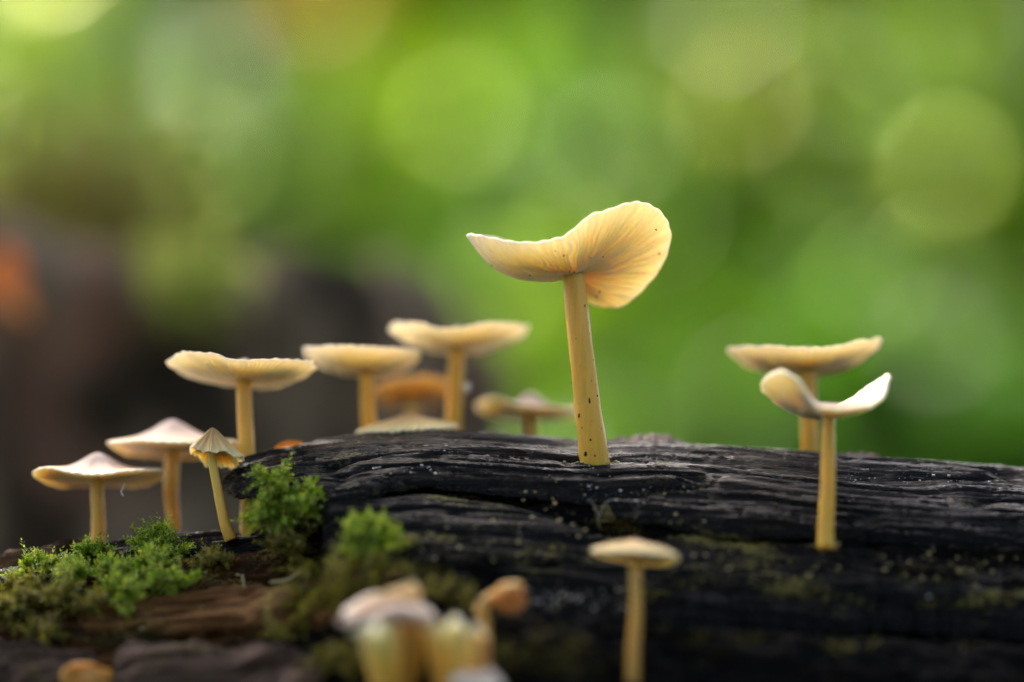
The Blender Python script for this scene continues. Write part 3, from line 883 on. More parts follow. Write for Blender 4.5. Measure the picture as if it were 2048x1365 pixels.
for lab, px, py, r_, sd_ in (('small pinkish button mushroom against the yellow vase shaped one', 932, 1362, 34, 201), ('small pinkish button mushroom beside the shrivelled stem', 976, 1366, 32, 207)):
    mushroom(lab, [(px, 1450, 22), (px, 1410, 22), (px, 1372, 22)], (-.034, -.035), rim8([r_] * 8, [-6] * 8), (M_toppink, M_under_pink, M_stem_ochre),
             group=GT, ng=16, gh=2, p=1.4, sag=-3, ap=24, e=.6, um=4, tr=5, seed=sd_, wav=2)

# shrivelled little mushroom
yO = -.0225
t = thing('mushroom', 'shrivelled orange brown mushroom with crumpled drooping cap', 'mushroom', P(975, 1400, yO), 'withered mushrooms')
stem(t, [(978, 1400, 20), (977, 1330, 18), (973, 1260, 18), (968, 1226, 21), (973, 1204, 24), (990, 1194, 24), (1010, 1192, 22)], (yO - .003, yO), M_stem_ochre, seed=6)
sheet('cap', [[(988, 1190), (1008, 1176), (1018, 1164), (1030, 1174), (1036, 1190)], [(985, 1202), (1008, 1194), (1024, 1190), (1040, 1196), (1050, 1194)], [(992, 1214), (1010, 1216), (1024, 1226), (1036, 1212), (1046, 1202)]],
      [(yO + .001, yO - .003, yO + .001), (yO, yO - .004, yO), (yO + .001, yO - .002, yO + .001)], M_shrivel, t, 9, 41, wob=.001)
sheet('curled_edge', [[(962, 1200), (970, 1196), (980, 1196)], [(960, 1222), (966, 1220), (974, 1222)], [(966, 1244), (970, 1244), (974, 1246)]], [(yO - .001, yO - .002, yO)] * 3, M_shrivel, t, 7, 47)

# small mushroom squeezed in the crack
yq = hit(1230, 1040, H_slab)[2][1] + .0042
t = thing('mushroom', 'dim olive mushroom squeezed inside the crack under the tallest one', 'mushroom', P(1226, 1050, yq), 'withered mushrooms')
sheet('cap', [[(1186, 1018), (1205, 1010), (1225, 1010), (1248, 1020)], [(1188, 1034), (1208, 1028), (1232, 1028), (1258, 1036)], [(1196, 1048), (1212, 1047), (1236, 1047), (1264, 1050)]],
      [(yq + .001, yq - .0008, yq + .0005)] * 3, M_olive, t, 7, 51)
stem(t, [(1200, 1060, 10), (1196, 1035, 10), (1190, 1012, 9)], (yq - .0002, yq), M_olive, seed=9)

# ------------------------------------------------------------------ specks on the main stem and cap
def blob(c, r, seed=0, st=(1, 1, 1)):
    """tiny rounded crumb (20-face icosahedron, uneven)"""
    g = (1 + 5 ** .5) / 2
    v = np.array([(-1, g, 0), (1, g, 0), (-1, -g, 0), (1, -g, 0), (0, -1, g), (0, 1, g), (0, -1, -g), (0, 1, -g), (g, 0, -1), (g, 0, 1), (-g, 0, -1), (-g, 0, 1)], float) / 1.9
    f = [(0, 11, 5), (0, 5, 1), (0, 1, 7), (0, 7, 10), (0, 10, 11), (1, 5, 9), (5, 11, 4), (11, 10, 2), (10, 7, 6), (7, 1, 8), (3, 9, 4), (3, 4, 2), (3, 2, 6), (3, 6, 8), (3, 8, 9), (4, 9, 5), (2, 4, 11), (6, 2, 10), (8, 6, 7), (9, 8, 1)]
    rg = np.random.default_rng(seed)
    v = v * (1 + .35 * (rg.random((12, 1)) - .5)) * np.asarray(st)
    return np.asarray(c) + v * r, np.array(f)


k0 = mpp(0)
for name, mat, items in (
    ('dark_specks', M_dark, [(1187, 720, 5, 1), (1129, 641, 3, 1), (1170, 612, 4, 2), (1181, 880, 6, 1), (1171, 908, 7, 1.4), (1158, 832, 4, 2.2), (1179, 802, 4, 2.2), (1184, 842, 3, 1), (1203, 858, 3, 1), (1177, 645, 2, 1),
                             (1195, 792, 3, 1.5), (1142, 766, 2.5, 1), (1164, 856, 2.5, 1), (1160, 640, 2, 1), (1146, 575, 2.5, 1), (1179, 668, 2.5, 1), (1183, 762, 2.5, 1), (1152, 678, 2, 1), (1190, 912, 4, 1)]),
    ('pale_specks', M_crumb, [(1161, 862, 3, 1), (1166, 880, 2.5, 1), (1155, 808, 3, 1), (1184, 896, 5, 1), (1163, 876, 3, 1), (1192, 770, 2, 1), (1160, 732, 2.5, 1), (1163, 750, 2.5, 1), (1200, 852, 3, 1), (1205, 820, 2.5, 1),
                              (1159, 935, 3, 1), (1214, 927, 4, 1), (1178, 932, 3, 1), (1195, 930, 3, 1), (1156, 890, 2, 1), (1196, 800, 2, 1), (1168, 932, 2.5, 1)])):
    bag = Bag()
    for i, (px, py, r, el) in enumerate(items):
        cx = np.interp(py, [548, 620, 720, 830, 915, 940], [1147, 1154, 1164, 1176, 1188, 1191]); hw = np.interp(py, [548, 720, 940], [22, 24.5, 31])
        f = np.clip((px - cx) / hw, -1, 1)
        y = -.0 - math.sqrt(max(0, 1 - f * f)) * hw * k0
        V, T_ = blob(P(px, py, y), r * k0 * (.22 + .42 * ((i * 7919) % 13) / 13), i, (1, .5, el * 1.3))
        bag.add(V, None, T_)
    bag.build(name, mat, rootA, kind='stuff')
bag = Bag()
rg = random.Random(5)
for i in range(16):
    ph, r = rg.uniform(-60, 200), rg.uniform(.3, .95)
    u = capA.under(np.array([r]), np.array([ph]))[0]; u[2] -= 7 * (1 - r) + 1; u[1] -= 3
    V, T_ = blob(capA.W(u), k0 * rg.uniform(1.2, 2.6), i)
    bag.add(V, None, T_)
bag.build('dark_specks', M_dark, rootA, kind='stuff')

# ------------------------------------------------------------------ crumbs on the wood
def crumb_field(name, mat, n, zones, rr, label, seed):
    rg = random.Random(seed); bag = Bag()
    for i in range(n):
        x0, x1, y0, y1, wgt = rg.choices(zones, [z[4] for z in zones])[0]
        px, py = rg.uniform(x0, x1), rg.uniform(y0, y1)
        ins = px > 620 + (py - 1000) * 1.2
        _, s, p = hit(px, py, H_slab if ins else H_core)
        _, _, ny, nz = prof(s)
        r = rr[0] + (rr[1] - rr[0]) * rg.random() ** 4
        V, T_ = blob(p + np.array((0, float(ny), float(nz))) * (.0004 if not ins else .0002), r, i + seed, (1.3, 1, .8))
        bag.add(V, None, T_)
    o = bag.build(name, mat, loc=(0, Y0, 0), kind='stuff')
    tag(o, label, 'crumbs')


crumb_field('pale_crumbs', M_crumb, 700, [(1148, 1238, 925, 941, 2), (1626, 1682, 1088, 1102, 1), (1040, 1420, 900, 1060, 3), (820, 1240, 1040, 1120, 3), (1380, 2048, 1095, 1170, 4), (700, 1000, 870, 900, 1), (500, 2000, 890, 1220, 2), (1000, 2048, 1290, 1360, 2), (200, 950, 1130, 1360, 2)],
            (.00004, .00026), 'pale yellow wood crumbs scattered over the dark log', 3)
crumb_field('white_crumbs', M_crumb_w, 320, [(1148, 1238, 926, 940, 1.5), (1160, 1320, 940, 1010, 3), (720, 880, 930, 950, 2), (1040, 1260, 1180, 1222, 3), (500, 2000, 890, 1200, 2), (1680, 2000, 940, 970, 2)],
            (.00004, .00022), 'tiny whitish grains glinting on the wet log', 9)


def thread(pts, y, r, name, label, cat, mat=M_fibre):
    c = catmull(np.asarray(pts, float), 26)
    V, q, tr, h = tube(P(c[:, 0], c[:, 1], np.full(26, y)), np.full(26, r), 6)
    return tag(mk(name, V, q, mat, None, tr, loc=P(pts[0][0], pts[0][1], y), attrs={'h': h}), label, cat)


thread([(249, 966), (246, 976), (242, 984), (246, 992)], .006, .00010, 'plant_fibre', 'white fibre dangling from the rim of the pointed mauve cap', 'fibre')
yc = hit(1210, 1010, H_slab)[2][1] - .001
thread([(1195, 1045), (1202, 1024), (1208, 1010), (1222, 1000), (1250, 1001), (1290, 1003)], yc, .000022, 'cobweb_thread', 'silky cobweb thread arching over the mouth of the crack', 'cobweb')
thread([(1196, 1030), (1188, 1012), (1180, 998)], yc, .000022, 'cobweb_thread', 'short silky thread at the dark end of the crack', 'cobweb')
V, T_ = blob(P(934, 776, .022), .00075, 5, (.8, .8, 1.4))
tag(mk('seed_fluff', V, None, M_fibre, None, T_, loc=P(934, 776, .022)), 'bit of white fluff caught on a cream stem', 'fluff')

# orange leaves
def leaf_blade(name, label, px, py, y, L, W_, rx, rz, mat, tilt=0.0, parent=None):
    n, m_ = 14, 7
    u = np.linspace(0, 1, n); v = np.linspace(-1, 1, m_)
    U, Vv = np.meshgrid(u, v, indexing='ij')
    wd = W_ / 2 * np.sin(np.pi * U ** .8) ** .8
    pts = np.stack([(U - .5) * L, Vv * wd, .10 * L * np.sin(U * 3) + .15 * wd * np.abs(Vv) * 2 - .05 * L * U ** 2 + .02 * L * vn(U * 5, Vv * 3, 4)], -1).reshape(-1, 3)
    a, c_ = math.radians(rx), math.radians(rz)
    Rx = np.array([(1, 0, 0), (0, math.cos(a), -math.sin(a)), (0, math.sin(a), math.cos(a))]); Ry = np.array([(math.cos(tilt), 0, math.sin(tilt)), (0, 1, 0), (-math.sin(tilt), 0, math.cos(tilt))])
    Rz = np.array([(math.cos(c_), -math.sin(c_), 0), (math.sin(c_), math.cos(c_), 0), (0, 0, 1)])
    loc = P(px, py, y)
    pts = pts @ Rx.T @ Ry.T @ Rz.T + loc
    k = len(pts)
    q = grid_quads(n, m_)
    pts = np.vstack([pts, pts - np.array((0, 0, .0002))]); q = np.vstack([q, grid_quads(n, m_, off=k)[:, ::-1]])
    return tag(mk(name, pts, q, mat, None, None, loc=loc), label, 'leaf')


leaf_blade('dead_leaf', 'orange yellow leaf edge showing over the ridge behind the wood', 584, 907, .0165, .0072, .0030, 62, 6, M_orange, -.26)

# ------------------------------------------------------------------ moss
def moss(label, blobs, mat, seed, Lr=(.0022, .0045), up=(0, -.25, 1.0), group='moss on the log', leaf=.0010, H=None, dens=1.55):
    """tufts: each shoot a curved stem set with tiny pointed leaves; blobs = (px, py, rx, ry, y, count)"""
    rg = np.random.default_rng(seed); bag = Bag()
    for (px, py, rx, ry, y, n) in blobs:
        k = mpp(y)
        c0 = P(px, py, y)
        for i in range(int(n * dens)):
            if i % 7 == 0:
                dt = rg.normal(size=3); dt /= np.linalg.norm(dt); rt = rg.random() ** .4 * 1.15; Lt = rg.uniform(.6, 1.35)
            d = dt + rg.normal(size=3) * .22; d /= np.linalg.norm(d)
            rr = rt
            base = c0 + d * np.array((rx, (rx + ry) * .45, ry)) * k * rr * .8
            L = rg.uniform(*Lr) * Lt * (.7 + .3 * rg.random())
            dirv = d * .75 + np.array(up) * .7 + rg.normal(size=3) * .35; dirv /= np.linalg.norm(dirv)
            bend = rg.normal(size=3) * .5 + np.array((0, 0, -.35))
            nl = int(L / .00016)
            t = np.linspace(0, 1, nl)
            path = base + dirv * (t * L)[:, None] + bend * (L * .45 * t ** 2)[:, None]
            tang = np.gradient(path, axis=0); tang /= np.linalg.norm(tang, axis=1)[:, None]
            a = np.cross(tang, rg.normal(size=3)); a /= np.linalg.norm(a, axis=1)[:, None] + 1e-9
            b2 = np.cross(tang, a)
            ang = np.arange(nl) * 2.4 + rg.uniform(0, 6)
            od = a * np.cos(ang)[:, None] + b2 * np.sin(ang)[:, None]
            sd_ = np.cross(od, tang)
            ll = leaf * (1.05 - .55 * t) * rg.uniform(.8, 1.2, nl)
            tipv = path + (od * .8 + tang * .65) * ll[:, None]
            mid = path + (od * .5 + tang * .25) * (ll * .5)[:, None]
            wv = sd_ * (ll * .24)[:, None]
            V = np.stack([path, mid + wv, tipv, mid - wv], 1).reshape(-1, 3)
            bag.add(V, np.arange(nl * 4).reshape(-1, 4))
    root = thing('moss_clump', label, 'moss', P(blobs[0][0], blobs[0][1] + blobs[0][3], blobs[0][4]), group)
    bag.build('shoots', mat, root, kind='stuff', smooth=False)
    return root


def yh(px, py, H): return float(hit(px, py, H)[2][1])


y1 = yh(600, 1010, H_slab)
moss('bright green moss hanging off the broken tip of the upper wood layer',
     [(552, 975, 22, 26, -.0035, 50), (535, 1030, 20, 30, -.0035, 46), (560, 1045, 26, 26, -.0035, 46), (590, 1000, 24, 20, -.004, 40), (612, 1015, 20, 22, -.004, 32), (628, 978, 16, 10, -.004, 14), (520, 1050, 12, 20, -.003, 14), (528, 952, 12, 8, -.0035, 10)], M_moss, 3, (.0016, .0032))
moss('olive dry moss roots below the bright hanging moss', [(590, 1070, 36, 26, -.004, 50), (570, 1100, 30, 16, -.004, 24)], M_moss_dry, 5, (.0018, .0034))
yb = yh(742, 1080, H_slab) - .002
moss('rounded moss tuft on the wood beside the bright hanging moss', [(735, 1062, 34, 16, yb, 46), (768, 1085, 18, 24, yb - .001, 34), (704, 1078, 16, 24, yb - .001, 26), (740, 1095, 34, 16, yb - .001, 26), (752, 1045, 10, 12, yb, 10)], M_moss, 9, (.0016, .003))
ym = yh(320, 1100, H_core)
moss('small pointed moss tuft on the low crest of the log', [(315, 1082, 26, 18, ym - .001, 60), (340, 1105, 24, 18, ym - .002, 36), (290, 1100, 16, 12, ym - .001, 20)], M_moss, 15, (.0016, .0036))
blobs = []
rg = random.Random(2)
for (px, py, rx, ry, n) in [(190, 1115, 42, 20, 80), (110, 1135, 30, 18, 50), (160, 1150, 44, 22, 76), (240, 1140, 40, 26, 80), (300, 1140, 36, 28, 70), (340, 1165, 34, 20, 50), (250, 1185, 34, 26, 50), (265, 1215, 8, 26, 14), (50, 1145, 26, 14, 36), (370, 1160, 26, 14, 24)]:
    blobs.append((px, py, rx, ry, yh(px, py, H_core) - .0018, n))
moss('largest bright green moss clump, spread over the low end of the log', blobs, M_moss, 21, (.0013, .0030))
blobs = [(px, py, rx, ry, yh(px, py, H_core) - .0015, n) for (px, py, rx, ry, n) in [(40, 1190, 44, 26, 70), (110, 1200, 40, 26, 60), (180, 1205, 36, 20, 44), (20, 1230, 36, 22, 40), (430, 1120, 40, 16, 40), (75, 1270, 30, 16, 22)]]
moss('yellowish olive moss below the largest green clump', blobs, M_moss_dry, 27, (.0018, .0034))
blobs = [(px, py, rx, ry, yh(px, py, H_core if px < 700 else H_slab) - .0015, n) for (px, py, rx, ry, n) in [(655, 1135, 30, 16, 40), (640, 1170, 14, 34, 26), (612, 1210, 14, 40, 24), (720, 1150, 40, 18, 44), (760, 1165, 20, 26, 20), (690, 1180, 26, 16, 18)]]
moss('stringy olive moss trailing down over the brown wood', blobs, M_moss_dry, 33, (.002, .0042), up=(0, -.3, -.5))
blobs = [(px, py, rx, ry, yh(px, py, H_core) - .0015, n) for (px, py, rx, ry, n) in [(690, 1330, 30, 26, 40), (640, 1345, 26, 20, 26), (560, 1275, 30, 10, 16)]]
moss('dim green moss between the purplish wood chunk and the torn mushrooms', blobs, M_moss_dry, 39, (.002, .0036))
blobs = [(px, py, rx, ry, yh(px, py, H_slab) - .001, n) for (px, py, rx, ry, n) in [(1090, 1290, 30, 18, 46), (1130, 1305, 30, 16, 40), (1020, 1310, 34, 16, 30), (1700, 1300, 70, 10, 20), (880, 1180, 50, 26, 50), (930, 1200, 30, 24, 30), (800, 1150, 30, 20, 30)]]
moss('crumbly olive moss in the hollow beside the shrivelled mushroom', blobs, M_moss_dry, 45, (.0012, .0026), leaf=.0005)
for i, (pts, lab) in enumerate((([(484, 1150), (488, 1172), (490, 1195), (497, 1214)], 'thin straw fibre hanging over the brown wood'), ([(540, 1165), (575, 1160), (600, 1142)], 'bent straw fibre beside the dark gap below the hanging moss'))):
    thread(pts, yh(pts[0][0], pts[0][1], H_core) - .0025, .00016, 'plant_fibre', lab, 'fibre', M_crumb)
yk = yh(170, 1340, H_core) - .004
t = thing('mushroom', 'half hidden yellow mushroom cap in front of the dark splintered wood', 'mushroom', P(170, 1400, yk), 'withered mushrooms')
sheet('cap', [[(128, 1334), (165, 1326), (200, 1332), (212, 1342)], [(124, 1350), (165, 1346), (200, 1350), (214, 1358)], [(130, 1400), (165, 1400), (200, 1400), (214, 1400)]], [(yk + .001, yk - .002, yk + .001)] * 3, M_stem_ochre, t, 10, 61)

# ------------------------------------------------------------------ stump behind
sx, sy, sr = -.110, .272, .106
th = np.linspace(0, 2 * np.pi, 160, endpoint=False)
hs = np.linspace(0, 1, 70)
TH, HS = np.meshgrid(th, hs, indexing='ij')
ztop = .102 + .010 * vn(np.cos(th) * 2, np.sin(th) * 2, 3) + .006 * vn(np.cos(th) * 7, np.sin(th) * 7, 4) + .004 * np.clip(-np.cos(th), 0, 1) - .002 * np.clip(np.cos(th), 0, 1)
Z = GZ - .03 + (ztop[:, None] - GZ + .03) * HS
R_ = sr * (1 + .25 * (1 - HS) ** 3) * (1 + .05 * vn(np.cos(TH) * 3, np.sin(TH) * 3 + Z * 6, 6) + .05 * (1 - np.abs(vn(np.cos(TH) * 9, np.sin(TH) * 9 + Z * 10, 7)))) - .006 * np.clip((HS - .93) / .07, 0, 1) ** 2
stump = thing('tree_stump', 'mossy grey brown broken stump standing behind the log', 'stump', (sx, sy, GZ))
V = np.stack([sx + R_ * np.cos(TH), sy + R_ * np.sin(TH), Z], -1).reshape(-1, 3)
mk('bark', V, grid_quads(160, 70, cu=True), M_stump, stump)
rs = np.linspace(0.02, 1, 30)
TH2, RS = np.meshgrid(th, rs, indexing='ij')
zt = ztop[:, None] * RS ** 2 + .095 * (1 - RS ** 2) + .007 * vn(RS * np.cos(TH2) * 6, RS * np.sin(TH2) * 6, 12) * (1 - RS ** 4) + .004 * vn(RS * np.cos(TH2) * 18, RS * np.sin(TH2) * 18, 13) * (1 - RS ** 4)
Rt = R_[:, -1:] * RS
M_broken = simple_mat('broken_stump_wood', (.30, .17, .10), .85, .2, .5, 90)
mk('broken_top', np.stack([sx + Rt * np.cos(TH2), sy + Rt * np.sin(TH2), zt], -1).reshape(-1, 3), grid_quads(160, 30, cu=True), M_broken, stump)


def stump_moss(label, spots, mat, seed, L=(.006, .014)):
    rg = np.random.default_rng(seed); bag = Bag()
    for (px, py, y, r, n) in spots:
        c = P(px, py, y)
        for i in range(n):
            d = rg.normal(size=3) * r; d[1] *= .6
            p = c + d; nl = 10; t = np.linspace(0, 1, nl)
            dirv = np.array((0, -.4, .9)) + rg.normal(size=3) * .5
            path = p + dirv * (t * rg.uniform(*L))[:, None]
            od = rg.normal(size=(nl, 3)); od /= np.linalg.norm(od, axis=1)[:, None]; s_ = np.cross(od, dirv)
            V = np.stack([path, path + od * .0016 + s_ * .0005, path + od * .0035 + dirv * .001, path + od * .0016 - s_ * .0005], 1).reshape(-1, 3)
            bag.add(V, np.arange(nl * 4).reshape(-1, 4))
    rt = thing('moss_clump', label, 'moss', P(*spots[0][:3]), 'moss on the stump')
    bag.build('shoots', mat, rt, kind='stuff', smooth=False)


stump_moss('green moss patch on the face of the blurred stump', [(375, 590, .160, .005, 45)], M_moss, 5, (.004, .009))
stump_moss('olive moss along the broken top of the stump', [(150, 480, .22, .012, 200), (60, 465, .23, .012, 160), (260, 485, .22, .012, 140)], M_moss_dry, 6)
leaf_blade('dead_leaf', 'glowing orange dead leaf lodged on the bark of the stump', 6, 578, .150, .022, .015, 75, 78, M_orange)

# ------------------------------------------------------------------ shrubs and trees behind
def leaf_cloud(bag, centers, radii, n, size, rg, droop=.3):
    c = np.asarray(centers); r = np.asarray(radii)
    w_ = r.prod(1); idx = rg.choice(len(c), n, p=w_ / w_.sum())
    d = rg.normal(size=(n, 3)); d /= np.linalg.norm(d, axis=1)[:, None]
    p = c[idx] + d * r[idx] * (rg.random((n, 1)) ** .45)
    ax = rg.normal(size=(n, 3)); ax[:, 2] -= droop; ax /= np.linalg.norm(ax, axis=1)[:, None]
    sd_ = np.cross(ax, rg.normal(size=(n, 3))); sd_ /= np.linalg.norm(sd_, axis=1)[:, None]
    nn = np.cross(ax, sd_)
    s = size * rg.uniform(.6, 1.3, (n, 1))
    V = np.stack([p, p + ax * s * .45 + sd_ * s * .30 + nn * s * .06, p + ax * s, p + ax * s * .45 - sd_ * s * .30 + nn * s * .06], 1).reshape(-1, 3)
    bag.add(V, np.arange(n * 4).reshape(-1, 4))


GREENS = {
    'mid': [(.036, .100, .008), (.066, .155, .012), (.10, .20, .016)],
    'yellow': [(.10, .21, .015), (.17, .30, .025), (.25, .37, .035)],
    'dark': [(.022, .07, .010), (.04, .10, .014), (.06, .14, .018)],
    'grey': [(.055, .14, .030), (.09, .20, .045), (.13, .25, .06)],
    'olive': [(.09, .16, .015), (.16, .24, .02), (.22, .30, .03)],
    'deep': [(.030, .11, .006), (.052, .16, .008), (.08, .20, .010)],
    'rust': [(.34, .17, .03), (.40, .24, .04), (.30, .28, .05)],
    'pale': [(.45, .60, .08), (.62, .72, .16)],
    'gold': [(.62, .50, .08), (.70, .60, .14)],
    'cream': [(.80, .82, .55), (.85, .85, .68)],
}
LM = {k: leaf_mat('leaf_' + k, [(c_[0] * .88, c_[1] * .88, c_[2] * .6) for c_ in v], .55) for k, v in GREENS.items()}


def shrub(label, px, y, top_py, wpx, col, seed, n=2600, size=.06, low=GZ, name='shrub', cat='shrub', sprays=(), group='shrubs behind the log'):
    """leafy shrub rooted on the ground at depth y: stems plus a crown of clumps up to the row top_py"""
    rg = np.random.default_rng(seed)
    k = mpp(y)
    base = P(px, 1448, y); base[2] = GZ - .03
    ztop = P(px, top_py, y)[2]; hgt = ztop - GZ; rad = wpx * k / 2
    root = thing(name, label, cat, base, group)
    cs, rs_ = [], []
    nb = 16
    for i in range(nb):
        h = (i + .5) / nb
        a = rg.uniform(0, 6.28); q = rg.random() ** .5
        cs.append((base[0] + rad * .75 * q * math.cos(a), y + rad * .5 * q * math.sin(a), GZ + hgt * (.10 + .82 * h)))
        rs_.append((rad * rg.uniform(.32, .5), rad * rg.uniform(.28, .42), hgt * rg.uniform(.12, .20)))
    st = Bag()
    for i in range(7):
        e = cs[rg.integers(nb // 3, nb)]
        mid = (np.array(base) * .5 + np.array(e) * .5) + rg.normal(size=3) * rad * .08
        pth = catmull(np.array([base + rg.normal(size=3) * np.array((.02, .02, 0)), mid, e]), 12)
        V, q_, tr, h_ = tube(pth, np.linspace(.014, .004, 12) * max(.7, hgt / 1.2), 6)
        st.add(V, q_, tr, h_)
    st.build('stems', M_twigw, root)
    bag = Bag(); leaf_cloud(bag, cs, rs_, n, size, rg)
    bag.build('crown', LM[col], root, smooth=False, kind='stuff')
    for (sxp, syp, rpx, nn, key) in sprays:
        b2 = Bag()
        ysp = y - rad * .62
        c = P(sxp, syp, ysp)
        rr = rpx * mpp(ysp)
        leaf_cloud(b2, [c], [(rr, rr * .5, rr)], nn, rr * .9, rg)
        o = b2.build('pale_spray', LM[key], root, smooth=False)
        tw = catmull(np.array([c + np.array((0, .0, -rr * .6)), (np.array(c) + np.array(cs[nb // 2])) / 2, cs[nb // 2]]), 10)
        V, q_, tr, h_ = tube(tw, np.linspace(.003, .006, 10), 5)
        mk('twig', V, q_, M_twigw, root, tr)
    return root


# first row, 2.6 - 3.6 m
shrub('low bright green shrub filling the space behind the saddle shaped cap', 1500, 2.9, 560, 900, 'mid', 1, 3200, .055)
shrub('low deep green shrub behind the descending end of the log', 2000, 2.6, 640, 700, 'deep', 2, 2800, .05)
shrub('low yellow green shrub seen past the stem of the tallest mushroom', 1230, 3.2, 470, 460, 'yellow', 3, 2200, .055)
shrub('grey green shrub rising over the corner of the stump', 1120, 3.6, 230, 480, 'grey', 4, 2200, .06)
shrub('soft green shrub rising behind the mossy top of the stump', 90, 3.5, 250, 520, 'mid', 14, 2400, .055)
# second row, 4.2 - 5.5 m
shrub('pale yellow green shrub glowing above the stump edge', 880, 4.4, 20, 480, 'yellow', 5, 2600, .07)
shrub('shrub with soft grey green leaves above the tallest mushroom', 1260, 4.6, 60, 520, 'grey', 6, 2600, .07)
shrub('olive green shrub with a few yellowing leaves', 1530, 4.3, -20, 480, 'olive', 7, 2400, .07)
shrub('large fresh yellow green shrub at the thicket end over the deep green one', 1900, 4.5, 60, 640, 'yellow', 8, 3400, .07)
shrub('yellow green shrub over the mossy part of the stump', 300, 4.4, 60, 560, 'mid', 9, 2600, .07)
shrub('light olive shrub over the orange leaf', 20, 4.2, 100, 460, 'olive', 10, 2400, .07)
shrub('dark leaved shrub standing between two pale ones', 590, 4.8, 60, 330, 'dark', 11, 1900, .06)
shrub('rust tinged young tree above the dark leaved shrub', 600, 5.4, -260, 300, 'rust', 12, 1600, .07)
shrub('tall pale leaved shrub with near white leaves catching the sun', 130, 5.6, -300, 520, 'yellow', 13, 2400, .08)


shrub('low fresh shrub under the golden tufted sapling', 1460, 3.9, 290, 340, 'mid', 17, 1900, .06)
shrub('tall fresh green shrub between the grey green and the olive one', 1400, 5.6, -140, 460, 'mid', 15, 2400, .08)
shrub('tall olive shrub over the large fresh one', 2010, 5.4, -160, 420, 'olive', 16, 2200, .08)


def sapling(label, px, py, y, rpx, n, key, seed):
    """added sapling: one compact tuft of pale leaves that makes a bright blur disc"""
    rg = np.random.default_rng(seed)
    c = P(px, py, y); rr = rpx * mpp(y)
    base = np.array((c[0] + rg.uniform(-.08, .08), y + .05, GZ - .03))
    root = thing('sapling', label, 'sapling', base, 'saplings added for bright blur discs')
    pth = catmull(np.array([base, (base + c) / 2 + rg.normal(size=3) * .02, c]), 16)
    V, q_, tr, h_ = tube(pth, np.linspace(.004, .0012, 16), 6)
    mk('stem', V, q_, M_twigw, root, tr)
    b2 = Bag(); leaf_cloud(b2, [c + np.array((0, .02, 0))], [(rr, rr * .6, rr)], n // 2, rr * .75, rg)
    b2.build('leaf_tuft', LM[key], root, smooth=False, kind='stuff')
    # added reflector leaves, aimed to mirror the sun to the camera
    tc = CAM - c; tc /= np.linalg.norm(tc)
    hv = tc + np.array(SDIR); hv /= np.linalg.norm(hv)
    ga = np.cross(hv, (1.0, 0, 0)); ga /= np.linalg.norm(ga)
    gb = np.cross(hv, ga)
    for q in range(7):
        aq = q * 2.4; dq = rr * .62 * (q / 6) ** .5
        cq = c + gb * dq * math.cos(aq) + ga * dq * math.sin(aq) * 1.6 + hv * rg.uniform(-.002, .002)
        n2 = hv + rg.normal(size=3) * .05; n2 /= np.linalg.norm(n2)
        u = np.cross(n2, rg.normal(size=3)); u /= np.linalg.norm(u); v = np.cross(n2, u)
        L = rr * rg.uniform(.42, .6)
        ring = [(-1, 0, 0), (-.5, .42, .03), (0, .55, .05), (.5, .40, .03), (1, 0, 0), (.5, -.40, .03), (0, -.55, .05), (-.5, -.42, .03), (0, 0, 0)]
        V = np.array([cq + u * L * x_ + v * L * y_ + n2 * L * z_ * .3 for x_, y_, z_ in ring])
        mk('glint_leaf', V, None, GLINT[key], root, np.array([(8, k_, (k_ + 1) % 8) for k_ in range(8)]))


def glint_leaf(name, col, sheen, amount, rough=.34):  # tinted gloss for the added leaves that glint at the camera
    m, n, out = newmat(name); b = NB(n)
    nz = b.noise(b.coords((60, 60, 60)), 1, 3, .5)
    c = b.mix(nz, tuple(v * .8 for v in col), col)
    p = b.principled(None, c, .6, None, .1)
    g = b.node('ShaderNodeBsdfAnisotropic'); g.inputs['Color'].default_value = (*sheen, 1); g.inputs['Roughness'].default_value = rough
    mx = b.node('ShaderNodeMixShader'); mx.inputs[0].default_value = amount
    b.L(p, mx.inputs[1]); b.L(g.outputs[0], mx.inputs[2]); b.L(mx.outputs[0], out.inputs[0])
    return m


